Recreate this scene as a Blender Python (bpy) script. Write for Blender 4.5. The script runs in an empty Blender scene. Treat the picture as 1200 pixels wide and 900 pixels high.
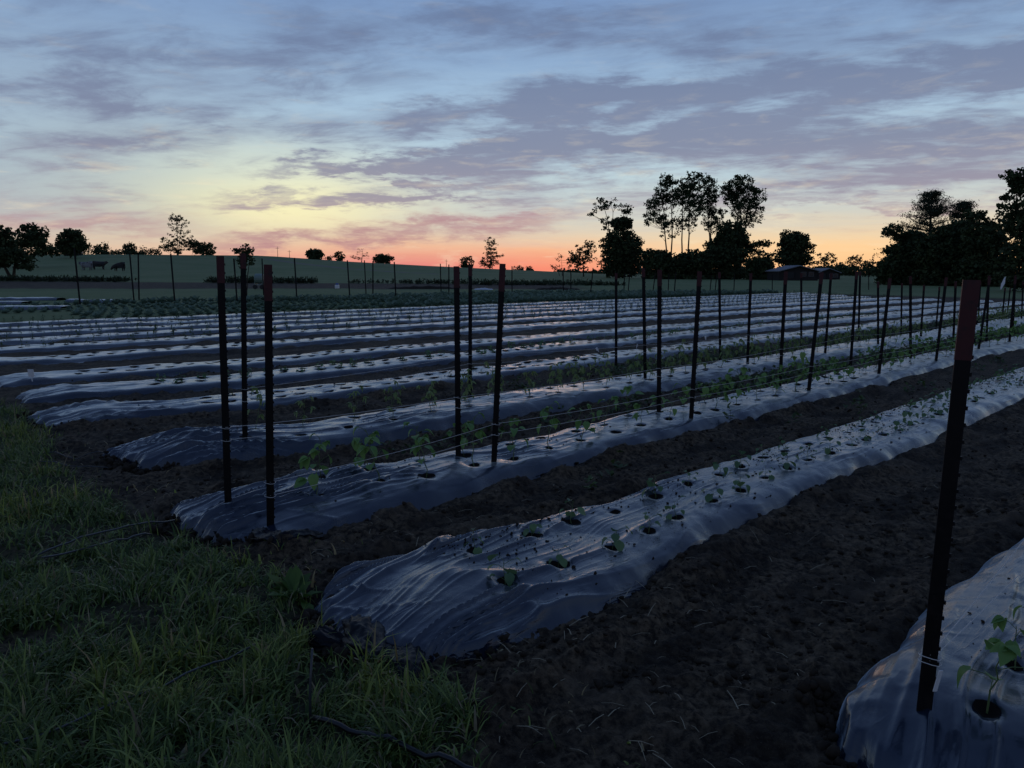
import bpy, bmesh, math, random
import numpy as np
from mathutils import Vector, Matrix
random.seed(7)
rng = np.random.default_rng(11)
SC = bpy.context.scene
COL = SC.collection

# ------------------------------------------------------------------ camera
H = 1.5; F = 870.0; PITCH = math.atan(130/F)          # pixels of a 1200x900 frame
cam_d = bpy.data.cameras.new('camera'); cam = bpy.data.objects.new('camera', cam_d); COL.objects.link(cam)
cam.location = (0, 0, H); cam.rotation_euler = (math.pi/2-PITCH, 0, 0)
cam_d.sensor_width = 36; cam_d.lens = F/1200*36; cam_d.clip_start = .05; cam_d.clip_end = 9000
SC.camera = cam

def srgb(r, g, b):
    f = lambda c: c/12.92 if c <= .04045 else ((c+.055)/1.055)**2.4
    return (f(r/255), f(g/255), f(b/255), 1)
def ray(x, y):
    a0, a1, a2 = x-600., F, -(y-450.)
    c, s = math.cos(PITCH), math.sin(PITCH)
    return (a0, a1*c+a2*s, -a1*s+a2*c)
def G(x, y, z=0.):                                    # ground point seen at a pixel of the photograph
    r = ray(x, y); t = (z-H)/r[2]; return (r[0]*t, r[1]*t)
def AT(x, y, Y):                                      # point seen at a pixel, at depth Y
    r = ray(x, y); t = Y/r[1]; return (r[0]*t, Y, H+r[2]*t)
def azel(x, y):
    r = ray(x, y); return math.degrees(math.atan2(r[0], r[1])), math.degrees(math.atan2(r[2], math.hypot(r[0], r[1])))

# ------------------------------------------------------------------ world / sky at dusk
W = bpy.data.worlds.new('World'); SC.world = W; W.use_nodes = True
nt = W.node_tree; nt.nodes.clear()
class NB:
    def __init__(s, nt): s.nt = nt
    def put(s, sock, v):
        if hasattr(v, 'is_linked') or isinstance(v, bpy.types.NodeSocket): s.nt.links.new(v, sock)
        else: sock.default_value = v
    def m(s, op, a, b=None, c=None, clamp=False):
        n = s.nt.nodes.new('ShaderNodeMath'); n.operation = op; n.use_clamp = clamp
        for i, v in enumerate((a, b, c)):
            if v is not None: s.put(n.inputs[i], v)
        return n.outputs[0]
    def vm(s, op, a, b=None):
        n = s.nt.nodes.new('ShaderNodeVectorMath'); n.operation = op
        s.put(n.inputs[0], a)
        if b is not None: s.put(n.inputs[1], b)
        return n.outputs[0]
    def step(s, v, a, b, lo=0., hi=1.):
        n = s.nt.nodes.new('ShaderNodeMapRange'); n.interpolation_type = 'SMOOTHSTEP'
        s.put(n.inputs[0], v); n.inputs[1].default_value = a; n.inputs[2].default_value = b
        n.inputs[3].default_value = lo; n.inputs[4].default_value = hi
        return n.outputs[0]
    def noise(s, vec, scale, detail=5, rough=.55, dist=0., out=0):
        n = s.nt.nodes.new('ShaderNodeTexNoise'); s.put(n.inputs['Vector'], vec)
        n.inputs['Scale'].default_value = scale; n.inputs['Detail'].default_value = detail
        n.inputs['Roughness'].default_value = rough; n.inputs['Distortion'].default_value = dist
        return n.outputs[out]
    def xyz(s, x, y, z):
        n = s.nt.nodes.new('ShaderNodeCombineXYZ')
        for i, v in enumerate((x, y, z)): s.put(n.inputs[i], v)
        return n.outputs[0]
    def mix(s, f, a, b, mode='MIX'):
        n = s.nt.nodes.new('ShaderNodeMix'); n.data_type = 'RGBA'; n.blend_type = mode
        s.put(n.inputs[0], f); s.put(n.inputs[6], a); s.put(n.inputs[7], b)
        return n.outputs[2]
    def ramp(s, f, pts):
        n = s.nt.nodes.new('ShaderNodeValToRGB'); s.put(n.inputs[0], f); e = n.color_ramp.elements
        while len(e) < len(pts): e.new(.5)
        for el, (p, c) in zip(e, pts): el.position = p; el.color = c
        return n.outputs[0]
w = NB(nt)
tc = nt.nodes.new('ShaderNodeTexCoord'); sep = nt.nodes.new('ShaderNodeSeparateXYZ')
nt.links.new(tc.outputs['Generated'], sep.inputs[0]); dx, dy, dz = sep.outputs
az = w.m('MULTIPLY', w.m('ARCTAN2', dx, dy), 57.2958)
el = w.m('MULTIPLY', w.m('ARCSINE', dz), 57.2958)
elc = w.m('MAXIMUM', el, 0.)
# cloud plane coordinates, stretched along the wind
den = w.m('ADD', w.m('MAXIMUM', dz, 0.), .10)
px_ = w.m('DIVIDE', dx, den); py_ = w.m('DIVIDE', dy, den)
ca, sa = math.cos(math.radians(-14)), math.sin(math.radians(-14))
al = w.m('ADD', w.m('MULTIPLY', px_, ca), w.m('MULTIPLY', py_, sa))
ac = w.m('SUBTRACT', w.m('MULTIPLY', py_, ca), w.m('MULTIPLY', px_, sa))
pv = w.xyz(w.m('MULTIPLY', al, .42), ac, 0.)
n1 = w.noise(pv, 1.25, 9, .6, .25)
pv2 = w.xyz(w.m('MULTIPLY', al, .8), w.m('MULTIPLY', ac, 1.25), 3.7)
n2 = w.noise(pv2, 2.8, 10, .62, .35)
# fine wisps in elevation
sv = w.xyz(w.m('MULTIPLY', dx, 3.), w.m('MULTIPLY', dy, 3.), w.m('MULTIPLY', dz, 34.))
n3 = w.noise(sv, 2.2, 7, .6, .35)
wv = w.noise(w.xyz(w.m('MULTIPLY', dx, 4.), w.m('MULTIPLY', dy, 4.), w.m('MULTIPLY', dz, 16.)), 2.0, 6, .62, .3)
wv2 = w.noise(w.xyz(w.m('MULTIPLY', dx, 9.), w.m('MULTIPLY', dy, 9.), w.m('MULTIPLY', dz, 40.)), 2.0, 6, .65, .3)
elw = w.m('ADD', el, w.m('MULTIPLY', w.m('SUBTRACT', wv, .5), 4.6))
elw = w.m('ADD', elw, w.m('MULTIPLY', w.m('SUBTRACT', wv2, .5), 2.8))
S = srgb
e01 = w.m('DIVIDE', elc, 90.)
e01w = w.m('DIVIDE', w.m('MAXIMUM', w.m('ADD', el, w.m('MULTIPLY', w.m('SUBTRACT', n3, .5), 2.2)), 0.), 90.)
def rp(pts): return [(p/90, S(*c)) for p, c in pts]
rc = w.ramp(e01w, rp([(0, (210, 146, 116)), (.6, (220, 170, 126)), (1.6, (224, 188, 144)), (2.7, (206, 190, 162)), (4.2, (184, 186, 178)), (7., (170, 188, 194)), (11, (156, 182, 202)), (15, (128, 154, 184)), (20, (104, 130, 170)), (34, (78, 101, 142)), (90, (52, 70, 106))]))
rs = w.ramp(e01w, rp([(0, (122, 112, 118)), (3, (118, 116, 128)), (8, (100, 114, 138)), (18, (84, 103, 134)), (36, (68, 88, 126)), (90, (52, 70, 106))]))
absd = w.m('ABSOLUTE', w.m('SUBTRACT', az, -1.0))
base = w.mix(w.step(absd, 34, 80), rc, rs)
# yellow patch on the left, pink band low in the middle
def gauss2(a0, sa_, e0, se, elv=None):
    a = w.m('DIVIDE', w.m('SUBTRACT', az, a0), sa_); b = w.m('DIVIDE', w.m('SUBTRACT', elv or el, e0), se)
    q = w.m('ADD', w.m('MULTIPLY', a, a), w.m('MULTIPLY', b, b))
    return w.m('POWER', 2.71828, w.m('MULTIPLY', q, -1.))
base = w.mix(w.m('MULTIPLY', gauss2(azel(300, 240)[0], 9.5, azel(300, 236)[1], 2.6), .95), base, S(252, 238, 168))
base = w.mix(w.m('MULTIPLY', gauss2(azel(270, 190)[0], 9, azel(200, 190)[1], 2.2), .5), base, S(222, 232, 206))
base = w.mix(w.m('MULTIPLY', gauss2(azel(60, 150)[0], 17, azel(60, 190)[1], 7), .6), base, S(134, 150, 166))
base = w.mix(w.m('MULTIPLY', gauss2(azel(1010, 300)[0], 14, .6, 2.6), .3), base, S(244, 188, 120))
base = w.mix(w.m('MULTIPLY', gauss2(azel(450, 300)[0], 15, -.4, 2.3), 1.), base, S(204, 108, 112))
base = w.mix(w.m('MULTIPLY', gauss2(azel(640, 310)[0], 6, .0, 1.6), .55), base, S(232, 116, 88))
# placed cloud bands (direction in the sky, degrees)
def band(x0, y0, x1, y1, wd, st, elv=elw):
    a0, e0 = azel(x0, y0); a1, e1 = azel(x1, y1); sl = (e1-e0)/(a1-a0)
    line = w.m('ADD', w.m('MULTIPLY', w.m('SUBTRACT', az, a0), sl), e0)
    q = w.m('DIVIDE', w.m('SUBTRACT', elv, line), wd/870*57.3)
    g = w.m('POWER', 2.71828, w.m('MULTIPLY', w.m('MULTIPLY', q, q), -1.))
    win = w.m('MULTIPLY', w.step(az, a0-2.5, a0+4), w.step(az, a1-4, a1+6, 1, 0))
    return w.m('MULTIPLY', w.m('MULTIPLY', g, win), st)
bands = [(440, 136, 740, 118, 15, .62), (600, 112, 1400, 52, 20, .8), (270, 204, 520, 190, 9, .95), (470, 184, 820, 148, 15, .75),
         (235, 238, 560, 222, 9, .95), (520, 205, 800, 190, 13, .4), (790, 160, 1400, 128, 26, .5), (-100, 60, 420, 40, 60, .22),
         (780, 50, 1500, -10, 26, .34), (860, 246, 1160, 238, 6, .42), (60, 150, 420, 160, 34, .3), (300, 30, 760, 10, 20, .4), (-150, 110, 330, 95, 22, .3), (-150, 180, 260, 172, 14, .35), (850, 205, 1300, 192, 18, .42), (560, 232, 1000, 222, 12, .4), (620, 165, 1400, 158, 20, .35), (-200, 225, 220, 240, 22, .4)]
tot = 0.
for b in bands: tot = w.m('ADD', tot, band(*b))
n4 = w.noise(w.xyz(w.m('MULTIPLY', dx, 6.), w.m('MULTIPLY', dy, 6.), w.m('MULTIPLY', dz, 30.)), 2.6, 9, .6, .3)
cl = w.m('MULTIPLY', tot, w.m('ADD', w.m('ADD', -.24, w.m('MULTIPLY', n2, 1.5)), w.m('MULTIPLY', n4, 1.0)))
cl = w.m('MAXIMUM', cl, 0.)
gen = w.m('MULTIPLY', w.step(n1, .38, .74), w.m('MULTIPLY', w.step(el, 3, 9, .2, .72), w.step(az, -26, 2, .45, 1.)))
gen2 = w.m('MULTIPLY', w.step(n2, .42, .74), w.step(el, 2, 8, .24, .42))
cl = w.m('ADD', w.m('ADD', cl, gen), gen2)
cl = w.m('MULTIPLY', cl, w.m('SUBTRACT', 1., w.m('MULTIPLY', gauss2(azel(270, 215)[0], 8, azel(270, 225)[1], 2.6), .45)))
cl = w.m('MULTIPLY', w.step(cl, .10, 1.05), .88, clamp=True)
ccol = w.ramp(e01, rp([(0, (184, 120, 118)), (3, (164, 132, 138)), (5.5, (134, 126, 142)), (9, (112, 117, 140)), (14, (100, 112, 140)), (20, (90, 108, 140)), (40, (76, 96, 134)), (90, (56, 74, 110))]))
sky = w.mix(cl, base, ccol)
low = w.m('MULTIPLY', w.m('ADD', band(235, 285, 640, 258, 11, .7), band(-200, 262, 200, 262, 12, .5)), w.m('ADD', .5, n2))
sky = w.mix(w.m('MINIMUM', low, .8), sky, S(158, 112, 122))
# bright wisps
sky = w.mix(w.m('MULTIPLY', w.step(n4, .52, .74), w.step(el, 1, 16, .34, .05)), sky, S(222, 208, 176))
# below the horizon: dim ground colour
sky = w.mix(w.step(el, -1.5, -.2), S(40, 46, 44), sky)
sun_az, sun_el = math.radians(azel(640, 310)[0]), math.radians(1.0)
nsk = nt.nodes.new('ShaderNodeTexSky'); nsk.sky_type = 'NISHITA'; nsk.sun_disc = False
nsk.sun_elevation = math.radians(-8); nsk.sun_rotation = sun_az
bg1 = nt.nodes.new('ShaderNodeBackground'); nt.links.new(sky, bg1.inputs[0]); bg1.inputs[1].default_value = 1.0
bg2 = nt.nodes.new('ShaderNodeBackground'); nt.links.new(nsk.outputs[0], bg2.inputs[0]); bg2.inputs[1].default_value = .05
add = nt.nodes.new('ShaderNodeAddShader'); out = nt.nodes.new('ShaderNodeOutputWorld')
nt.links.new(bg1.outputs[0], add.inputs[0]); nt.links.new(bg2.outputs[0], add.inputs[1]); nt.links.new(add.outputs[0], out.inputs[0])

# ------------------------------------------------------------------ sun (already at the horizon: almost nothing left)
sl = bpy.data.lights.new('sun', 'SUN'); sun = bpy.data.objects.new('sun', sl); COL.objects.link(sun)
sl.energy = .04; sl.color = (1, .62, .42); sl.angle = math.radians(8)
sun.rotation_euler = Vector((-math.sin(sun_az), -math.cos(sun_az), -math.tan(math.radians(1.5)))).to_track_quat('-Z', 'Y').to_euler()
SC.view_settings.view_transform = 'Standard'; SC.view_settings.look = 'None'
SC.view_settings.exposure = .38; SC.view_settings.gamma = 1
SC.cycles.max_bounces = 5; SC.cycles.use_denoising = True

# ------------------------------------------------------------------ numpy noise
_perm = rng.permutation(4096)
def _h(ix, iy): return _perm[(ix*127+_perm[iy & 4095]) & 4095]/4095.*2-1
def vnoise(x, y):
    x = np.asarray(x, float); y = np.asarray(y, float)
    ix = np.floor(x).astype(int); iy = np.floor(y).astype(int); fx = x-ix; fy = y-iy
    ux = fx*fx*fx*(fx*(fx*6-15)+10); uy = fy*fy*fy*(fy*(fy*6-15)+10)
    a, b, c, d = _h(ix, iy), _h(ix+1, iy), _h(ix, iy+1), _h(ix+1, iy+1)
    return (a*(1-ux)+b*ux)*(1-uy)+(c*(1-ux)+d*ux)*uy
def fbm(x, y, o=4, g=.5):
    s = 0; a = 1; t = 0
    for i in range(o):
        s = s+a*vnoise(x*2**i+17.3*i, y*2**i-9.1*i); t += a; a *= g
    return s/t
def ridged(x, y, o=3, g=.5):
    s = 0; a = 1; t = 0
    for i in range(o):
        s = s+a*(1-np.abs(vnoise(x*2**i+5.3*i, y*2**i+31.1*i)))**2; t += a; a *= g
    return s/t
def sm(x, a, b):
    t = np.clip((np.asarray(x, float)-a)/(b-a), 0, 1); return t*t*(3-2*t)

# ------------------------------------------------------------------ mesh helpers
def link_mesh(name, V, Fq, mat, parent=None, colors=None, smooth=False, mats=None):
    me = bpy.data.meshes.new(name)
    if isinstance(Fq, np.ndarray):
        n, k = Fq.shape
        me.vertices.add(len(V)); me.vertices.foreach_set('co', np.ascontiguousarray(V, dtype=np.float32).ravel())
        me.loops.add(n*k); me.loops.foreach_set('vertex_index', np.ascontiguousarray(Fq, dtype=np.int32).ravel())
        me.polygons.add(n); me.polygons.foreach_set('loop_start', np.arange(0, n*k, k, dtype=np.int32))
        me.polygons.foreach_set('loop_total', np.full(n, k, dtype=np.int32)); me.update(calc_edges=True)
    else:
        me.from_pydata([tuple(v) for v in V], [], Fq)
    if colors is not None:
        ca_ = me.color_attributes.new('tint', 'FLOAT_COLOR', 'POINT')
        c4 = np.ones((len(V), 4), np.float32); c4[:, :colors.shape[1]] = colors
        ca_.data.foreach_set('color', c4.ravel())
    for m_ in (mats or [mat]): me.materials.append(m_)
    if smooth: me.polygons.foreach_set('use_smooth', np.ones(len(me.polygons), bool))
    o = bpy.data.objects.new(name, me); COL.objects.link(o)
    if parent: o.parent = parent
    return o
def tag(o, label=None, cat=None, group=None, kind=None):
    for k, v in (('label', label), ('category', cat), ('group', group), ('kind', kind)):
        if v: o[k] = v
    return o
def empty(name, loc, rz=0.):
    o = bpy.data.objects.new(name, None); COL.objects.link(o); o.location = loc; o.rotation_euler.z = rz
    o.empty_display_size = .1; return o
class MB:
    def __init__(s): s.v = []; s.f = []
    def addv(s, vs, fs):
        k = len(s.v); s.v += [tuple(v) for v in vs]; s.f += [tuple(i+k for i in f) for f in fs]
    def box(s, c, d, M=None):
        vs = [Vector((c[0]+d[0]/2*i, c[1]+d[1]/2*j, c[2]+d[2]/2*k)) for i in (-1, 1) for j in (-1, 1) for k in (-1, 1)]
        if M: vs = [M @ v for v in vs]
        s.addv(vs, [(0, 1, 3, 2), (4, 6, 7, 5), (0, 4, 5, 1), (2, 3, 7, 6), (0, 2, 6, 4), (1, 5, 7, 3)])
    def tube(s, pts, rad, n=6, cap=True):
        pts = [Vector(p) for p in pts]; vs = []; fs = []
        if not hasattr(rad, '__len__'): rad = [rad]*len(pts)
        up = Vector((.31, .17, .93)).normalized()
        for i, p in enumerate(pts):
            t = (pts[min(i+1, len(pts)-1)]-pts[max(i-1, 0)]).normalized()
            a = t.cross(up); a = a.normalized() if a.length > 1e-4 else t.orthogonal().normalized(); b = t.cross(a)
            for j in range(n):
                q = 2*math.pi*j/n; vs.append(p+(a*math.cos(q)+b*math.sin(q))*rad[i])
        for i in range(len(pts)-1):
            for j in range(n):
                fs.append((i*n+j, i*n+(j+1) % n, (i+1)*n+(j+1) % n, (i+1)*n+j))
        if cap: fs.append(tuple(range(n-1, -1, -1))); fs.append(tuple((len(pts)-1)*n+j for j in range(n)))
        s.addv(vs, fs)
    def build(s, name, mat, parent=None, smooth=False, bevel=0):
        o = link_mesh(name, s.v, s.f, mat, parent, smooth=smooth)
        if bevel:
            b = o.modifiers.new('bevel', 'BEVEL'); b.width = bevel; b.segments = 2; b.limit_method = 'ANGLE'
        return o
def copy_tree(o, parent=None):
    c = o.copy(); COL.objects.link(c); c.parent = parent
    for ch in o.children: copy_tree(ch, c)
    return c

# ------------------------------------------------------------------ materials
def mat(name, base=(.1, .1, .1, 1), rough=.7, metal=0., spec=.5, build=None):
    m_ = bpy.data.materials.new(name); m_.use_nodes = True; t = m_.node_tree
    p = t.nodes['Principled BSDF']; p.inputs['Base Color'].default_value = base if len(base) == 4 else (*base, 1)
    p.inputs['Roughness'].default_value = rough; p.inputs['Metallic'].default_value = metal
    p.inputs['Specular IOR Level'].default_value = spec
    if build: build(NB(t), t, p)
    return m_
def bump(n, t, p, h, strength=.4, dist=.01):
    b = t.nodes.new('ShaderNodeBump'); b.inputs['Strength'].default_value = strength; b.inputs['Distance'].default_value = dist
    t.links.new(h, b.inputs['Height']); t.links.new(b.outputs[0], p.inputs['Normal'])
def objco(t): return t.nodes.new('ShaderNodeTexCoord').outputs['Object']
def geopos(t): return t.nodes.new('ShaderNodeNewGeometry').outputs['Position']

def b_ground(n, t, p):
    at = t.nodes.new('ShaderNodeAttribute'); at.attribute_name = 'tint'
    sp = t.nodes.new('ShaderNodeSeparateColor'); t.links.new(at.outputs['Color'], sp.inputs[0])
    pos = geopos(t)
    a = n.noise(pos, 2.2, 6, .6); b = n.noise(pos, 26., 8, .65); c = n.noise(pos, 150., 4, .6); far = n.noise(pos, .09, 6, .6)
    soil = n.mix(n.step(b, .36, .66), (.016, .012, .008, 1), (.135, .098, .060, 1))
    mp = t.nodes.new('ShaderNodeMapping'); mp.inputs['Rotation'].default_value = (0, 0, -math.radians(43)); t.links.new(pos, mp.inputs[0])
    st = n.noise(n.vm('MULTIPLY', mp.outputs[0], (.5, 1.3, 1.)), 2.6, 5, .6, .4)
    soil = n.mix(n.step(st, .40, .56), n.mix(.72, soil, (.014, .010, .007, 1)), soil)
    soil = n.mix(n.step(a, .50, .70, 0, .5), soil, (.115, .088, .060, 1))
    soil = n.mix(n.step(c, .57, .75, 0, .5), soil, (.15, .118, .082, 1))
    gr = n.mix(n.step(b, .3, .7), (.020, .030, .010, 1), (.060, .075, .024, 1))
    pas = n.mix(n.step(far, .35, .65), (.125, .175, .066, 1), (.18, .215, .095, 1))
    pas = n.mix(n.step(a, .3, .7, 0, .5), pas, (.105, .148, .058, 1))
    col = n.mix(sp.outputs[0], gr, soil)                 # R soil
    col = n.mix(sp.outputs[1], col, pas)                 # G pasture
    col = n.mix(sp.outputs[2], col, (.17, .15, .12, 1))  # B pale track
    n.put(p.inputs['Base Color'], col)
    p.inputs['Roughness'].default_value = .92; p.inputs['Specular IOR Level'].default_value = .22
    bump(n, t, p, n.m('ADD', b, n.m('MULTIPLY', c, .5)), .9, .02)
M_ground = mat('soil_and_turf', build=b_ground)

def b_film(n, t, p):
    pos = geopos(t)
    # dusty film: soil dust in patches dulls it
    d1 = n.noise(pos, 3.1, 6, .6); d2 = n.noise(pos, 90., 4, .7)
    dust = n.m('MULTIPLY', n.step(d1, .48, .70), n.step(d2, .4, .62))
    n.put(p.inputs['Base Color'], n.mix(dust, (.005, .013, .030, 1), (.060, .054, .046, 1)))
    n.put(p.inputs['Roughness'], n.m('ADD', .40, n.m('MULTIPLY', dust, .3)))
    p.inputs['IOR'].default_value = 1.5
    p.inputs['Coat Weight'].default_value = 1.; p.inputs['Coat IOR'].default_value = 1.72; p.inputs['Coat Roughness'].default_value = .23
    p.inputs['Specular IOR Level'].default_value = .0
    p.inputs['Sheen Weight'].default_value = 1.; p.inputs['Sheen Roughness'].default_value = .27; p.inputs['Sheen Tint'].default_value = (.74, .90, 1, 1)
    mp = t.nodes.new('ShaderNodeMapping'); mp.inputs['Rotation'].default_value = (0, 0, -math.radians(43)); t.links.new(pos, mp.inputs[0])
    sc = n.vm('MULTIPLY', mp.outputs[0], (.22, 1., 1.))
    b1 = n.noise(sc, 16., 5, .6, .6); b2 = n.noise(pos, 9., 4, .55, .5)
    rg = n.noise(n.vm('MULTIPLY', mp.outputs[0], (.16, 1., 1.)), 11., 3, .5, .35)
    rg = n.m('POWER', n.m('SUBTRACT', 1., n.m('ABSOLUTE', n.m('SUBTRACT', n.m('MULTIPLY', rg, 2.), 1.))), 14.)
    pt = n.step(n.noise(pos, 1.7, 3), .42, .62)
    hsum = n.m('ADD', n.m('ADD', n.m('MULTIPLY', b1, .5), n.m('MULTIPLY', b2, .7)), n.m('MULTIPLY', n.m('MULTIPLY', rg, pt), .55))
    bump(n, t, p, hsum, .26, .014)
    bb = [x for x in t.nodes if x.type == 'BUMP'][0]; t.links.new(bb.outputs[0], p.inputs['Coat Normal'])
M_film = mat('black_mulch_film', build=b_film)
def b_bunch(n, t, p):
    pos = geopos(t)
    bump(n, t, p, n.noise(pos, 20., 3, .5, .8), .4, .01)
M_bunch = mat('bunched_film', (.006, .007, .010), .40, spec=.12, build=b_bunch)
def b_soil(n, t, p):
    pos = geopos(t)
    n.put(p.inputs['Base Color'], n.mix(n.noise(pos, 60., 4), (.012, .009, .007, 1), (.050, .038, .026, 1)))
M_soil = mat('loose_soil', rough=.95, spec=.15, build=b_soil)
M_hole = mat('dark_hole_soil', (.010, .008, .007), .95, spec=.1)
def tintmat(name, rough=.55, spec=.3, sss=0., bright=1.):
    def b(n, t, p):
        at = t.nodes.new('ShaderNodeAttribute'); at.attribute_name = 'tint'
        n.put(p.inputs['Base Color'], at.outputs['Color'])
        if sss:
            tr = t.nodes.new('ShaderNodeBsdfTranslucent'); n.put(tr.inputs[0], at.outputs['Color'])
            mx = t.nodes.new('ShaderNodeMixShader'); mx.inputs[0].default_value = sss
            o = t.nodes['Material Output']; t.links.new(p.outputs[0], mx.inputs[1]); t.links.new(tr.outputs[0], mx.inputs[2]); t.links.new(mx.outputs[0], o.inputs[0])
    return mat(name, rough=rough, spec=spec, build=b)
M_grass = tintmat('grass_blades', .5, .35, .3)
M_weed = tintmat('weed_leaves', .55, .3, .25)
def leafmat(name, c1, c2, rough=.5):
    def b(n, t, p):
        oi = t.nodes.new('ShaderNodeObjectInfo')
        f = n.m('ADD', n.m('MULTIPLY', oi.outputs['Random'], .7), n.m('MULTIPLY', n.noise(objco(t), 22., 3), .4))
        col = n.mix(f, (*c1, 1), (*c2, 1)); n.put(p.inputs['Base Color'], col)
        tr = t.nodes.new('ShaderNodeBsdfTranslucent'); n.put(tr.inputs[0], col)
        mx = t.nodes.new('ShaderNodeMixShader'); mx.inputs[0].default_value = .32
        o = t.nodes['Material Output']; t.links.new(p.outputs[0], mx.inputs[1]); t.links.new(tr.outputs[0], mx.inputs[2]); t.links.new(mx.outputs[0], o.inputs[0])
    return mat(name, rough=rough, spec=.35, build=b)
M_bean = leafmat('bean_leaf', (.12, .25, .07), (.20, .34, .09))
M_tom = leafmat('tomato_leaf', (.15, .24, .08), (.24, .31, .11))
M_cuc = leafmat('squash_leaf', (.07, .15, .08), (.16, .26, .10))
M_pep = leafmat('pepper_leaf', (.035, .07, .03), (.06, .11, .04))
M_cab = leafmat('cabbage_leaf', (.085, .14, .09), (.20, .28, .21))
M_stem = mat('green_stem', (.10, .15, .05), .6)
def b_crown(n, t, p):
    pos = geopos(t)
    n.put(p.inputs['Base Color'], n.mix(n.step(n.noise(pos, .8, 3), .35, .65), (.026, .040, .018, 1), (.060, .082, .034, 1)))
M_crown = mat('tree_foliage', rough=.8, spec=.15, build=b_crown)
def b_pine(n, t, p):
    n.put(p.inputs['Base Color'], n.mix(n.noise(geopos(t), .9, 3), (.020, .034, .020, 1), (.045, .062, .034, 1)))
M_pine = mat('pine_needles', rough=.8, spec=.15, build=b_pine)
def b_bark(n, t, p):
    n.put(p.inputs['Base Color'], n.mix(n.noise(geopos(t), 6., 5), (.035, .028, .022, 1), (.085, .070, .055, 1)))
M_bark = mat('tree_bark', rough=.95, spec=.1, build=b_bark)
def b_post(n, t, p):
    pos = objco(t)
    r = n.step(n.noise(pos, 30., 6, .65), .5, .68)
    n.put(p.inputs['Base Color'], n.mix(r, (.005, .005, .006, 1), (.013, .009, .008, 1)))
    n.put(p.inputs['Roughness'], n.m('ADD', .45, n.m('MULTIPLY', r, .4)))
    bump(n, t, p, n.noise(pos, 120., 4), .3, .001)
M_post = mat('dark_steel_post', spec=.22, build=b_post)
def b_red(n, t, p):
    pos = objco(t)
    r = n.step(n.noise(pos, 25., 6, .65), .48, .7)
    n.put(p.inputs['Base Color'], n.mix(r, (.060, .005, .006, 1), (.016, .005, .005, 1)))
M_red = mat('worn_red_paint', rough=.55, build=b_red)
M_twine = mat('pale_twine', (.62, .60, .55), .8)
M_white = mat('white_plastic', (.78, .78, .76), .5)
M_tape = mat('drip_tape', (.045, .05, .055), .35)
M_hose = mat('black_hose', (.012, .012, .013), .35)
M_straw = mat('dry_straw', (.26, .22, .14), .8)

# ------------------------------------------------------------------ field layout: u along the rows, v across them
TH = math.atan2(941., 879.659)
DU = (math.sin(TH), math.cos(TH)); DV = (-math.cos(TH), math.sin(TH))
def uv2xy(u, v): return u*DU[0]+v*DV[0], u*DU[1]+v*DV[1]
def xy2uv(x, y): return x*DU[0]+y*DU[1], x*DV[0]+y*DV[1]
def UVp(x, y, z=0.): return xy2uv(*G(x, y, z))
#        v centre, half width, height, u start, u end, bend at the start, wrinkle
ROWS = [(.55, .44, .105, 2.12, 26, .0, .55), (2.60, .39, .085, 1.40, 34, .02, 1.1), (4.25, .40, .10, 1.42, 42, .10, 1.), (6.0, .46, .12, 1.66, 44, .45, 1.),
        (8.28, .43, .080, 1.45, 46, .50, .8), (10.18, .45, .070, 1.6, 45.5, .40, .6), (12.0, .46, .065, 1.5, 45.8, .3, .4), (14.8, .48, .060, 1.5, 46.5, .2, .3),
        (17.2, .48, .060, 1.2, 47.5, 0, .2), (19.4, .48, .055, 1.0, 48.5, 0, .2), (21.5, .48, .055, .8, 50, 0, .2), (23.6, .48, .055, .6, 52, 0, .2), (26.0, .48, .055, .4, 54, 0, .2)]

# --- terrain
_cx = np.array([-400, -170, -130, -79, -53, -26, 0, 10, 27, 60, 160, 400.]); _cz = np.array([7.6, 7.4, 7.3, 7.0, 5.2, 3.7, 2.5, 2.05, 1.3, .9, .3, .3])
def terrain(x, y):
    C = np.interp(x, _cx, _cz)
    Sx = np.interp(y, [-50, 57, 66, 78, 95, 140, 190, 228, 250, 330, 600, 1200], [0, 0, .02, .09, .125, .28, .68, .97, 1.0, .88, .6, .3])
    r = np.hypot(x, y)
    big = fbm(x/55., y/55., 3)*.25*sm(y, 70, 140)
    far = 6*fbm(x/500.+3, y/500., 3)*sm(r, 400, 1000)
    return C*Sx+big+far*.4
# grass edge of the headland
_ge = [UVp(*p) for p in [(600, 960), (560, 900), (545, 860), (500, 800), (430, 775), (375, 770), (345, 700), (300, 668), (225, 640), (160, 615), (110, 575), (60, 530), (45, 500), (30, 480), (0, 470)]]
_ge = sorted([(v, u) for u, v in _ge])
_gv = np.array([a for a, b in _ge]+[_ge[-1][0]+1.5, 30]); _gu = np.array([b for a, b in _ge]+[1.0, .3])
def grass_edge(v): return np.interp(v, _gv, _gu)
bp = UVp(35, 755)
def grass_density(x, y):
    u, v = xy2uv(x, y)
    e = grass_edge(v)+.16*fbm(u*2.2, v*2.2, 3)
    g = sm(e-u, -.10, .16)
    g = g*(1-.97*np.exp(-(((u-bp[0])/.28)**2+((v-bp[1])/.20)**2)**2))
    g = g*(.30+.70*sm(fbm(u*1.9+7, v*1.9, 3), -.32, .02))
    return g
def row_centre(row, u):
    return row[0]+row[5]*sm(u, row[3]+2.3, row[3]-.1)**1.4+.03*vnoise(np.asarray(u)*.35+row[0]*7, row[0]*3.)
FLARE = [.0, .40, .32, .12, .15]
def flare(k, u): return 1+(FLARE[k] if k < 5 else .03)*sm(u, ROWS[k][3]+2.9, ROWS[k][3]+.9)
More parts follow.
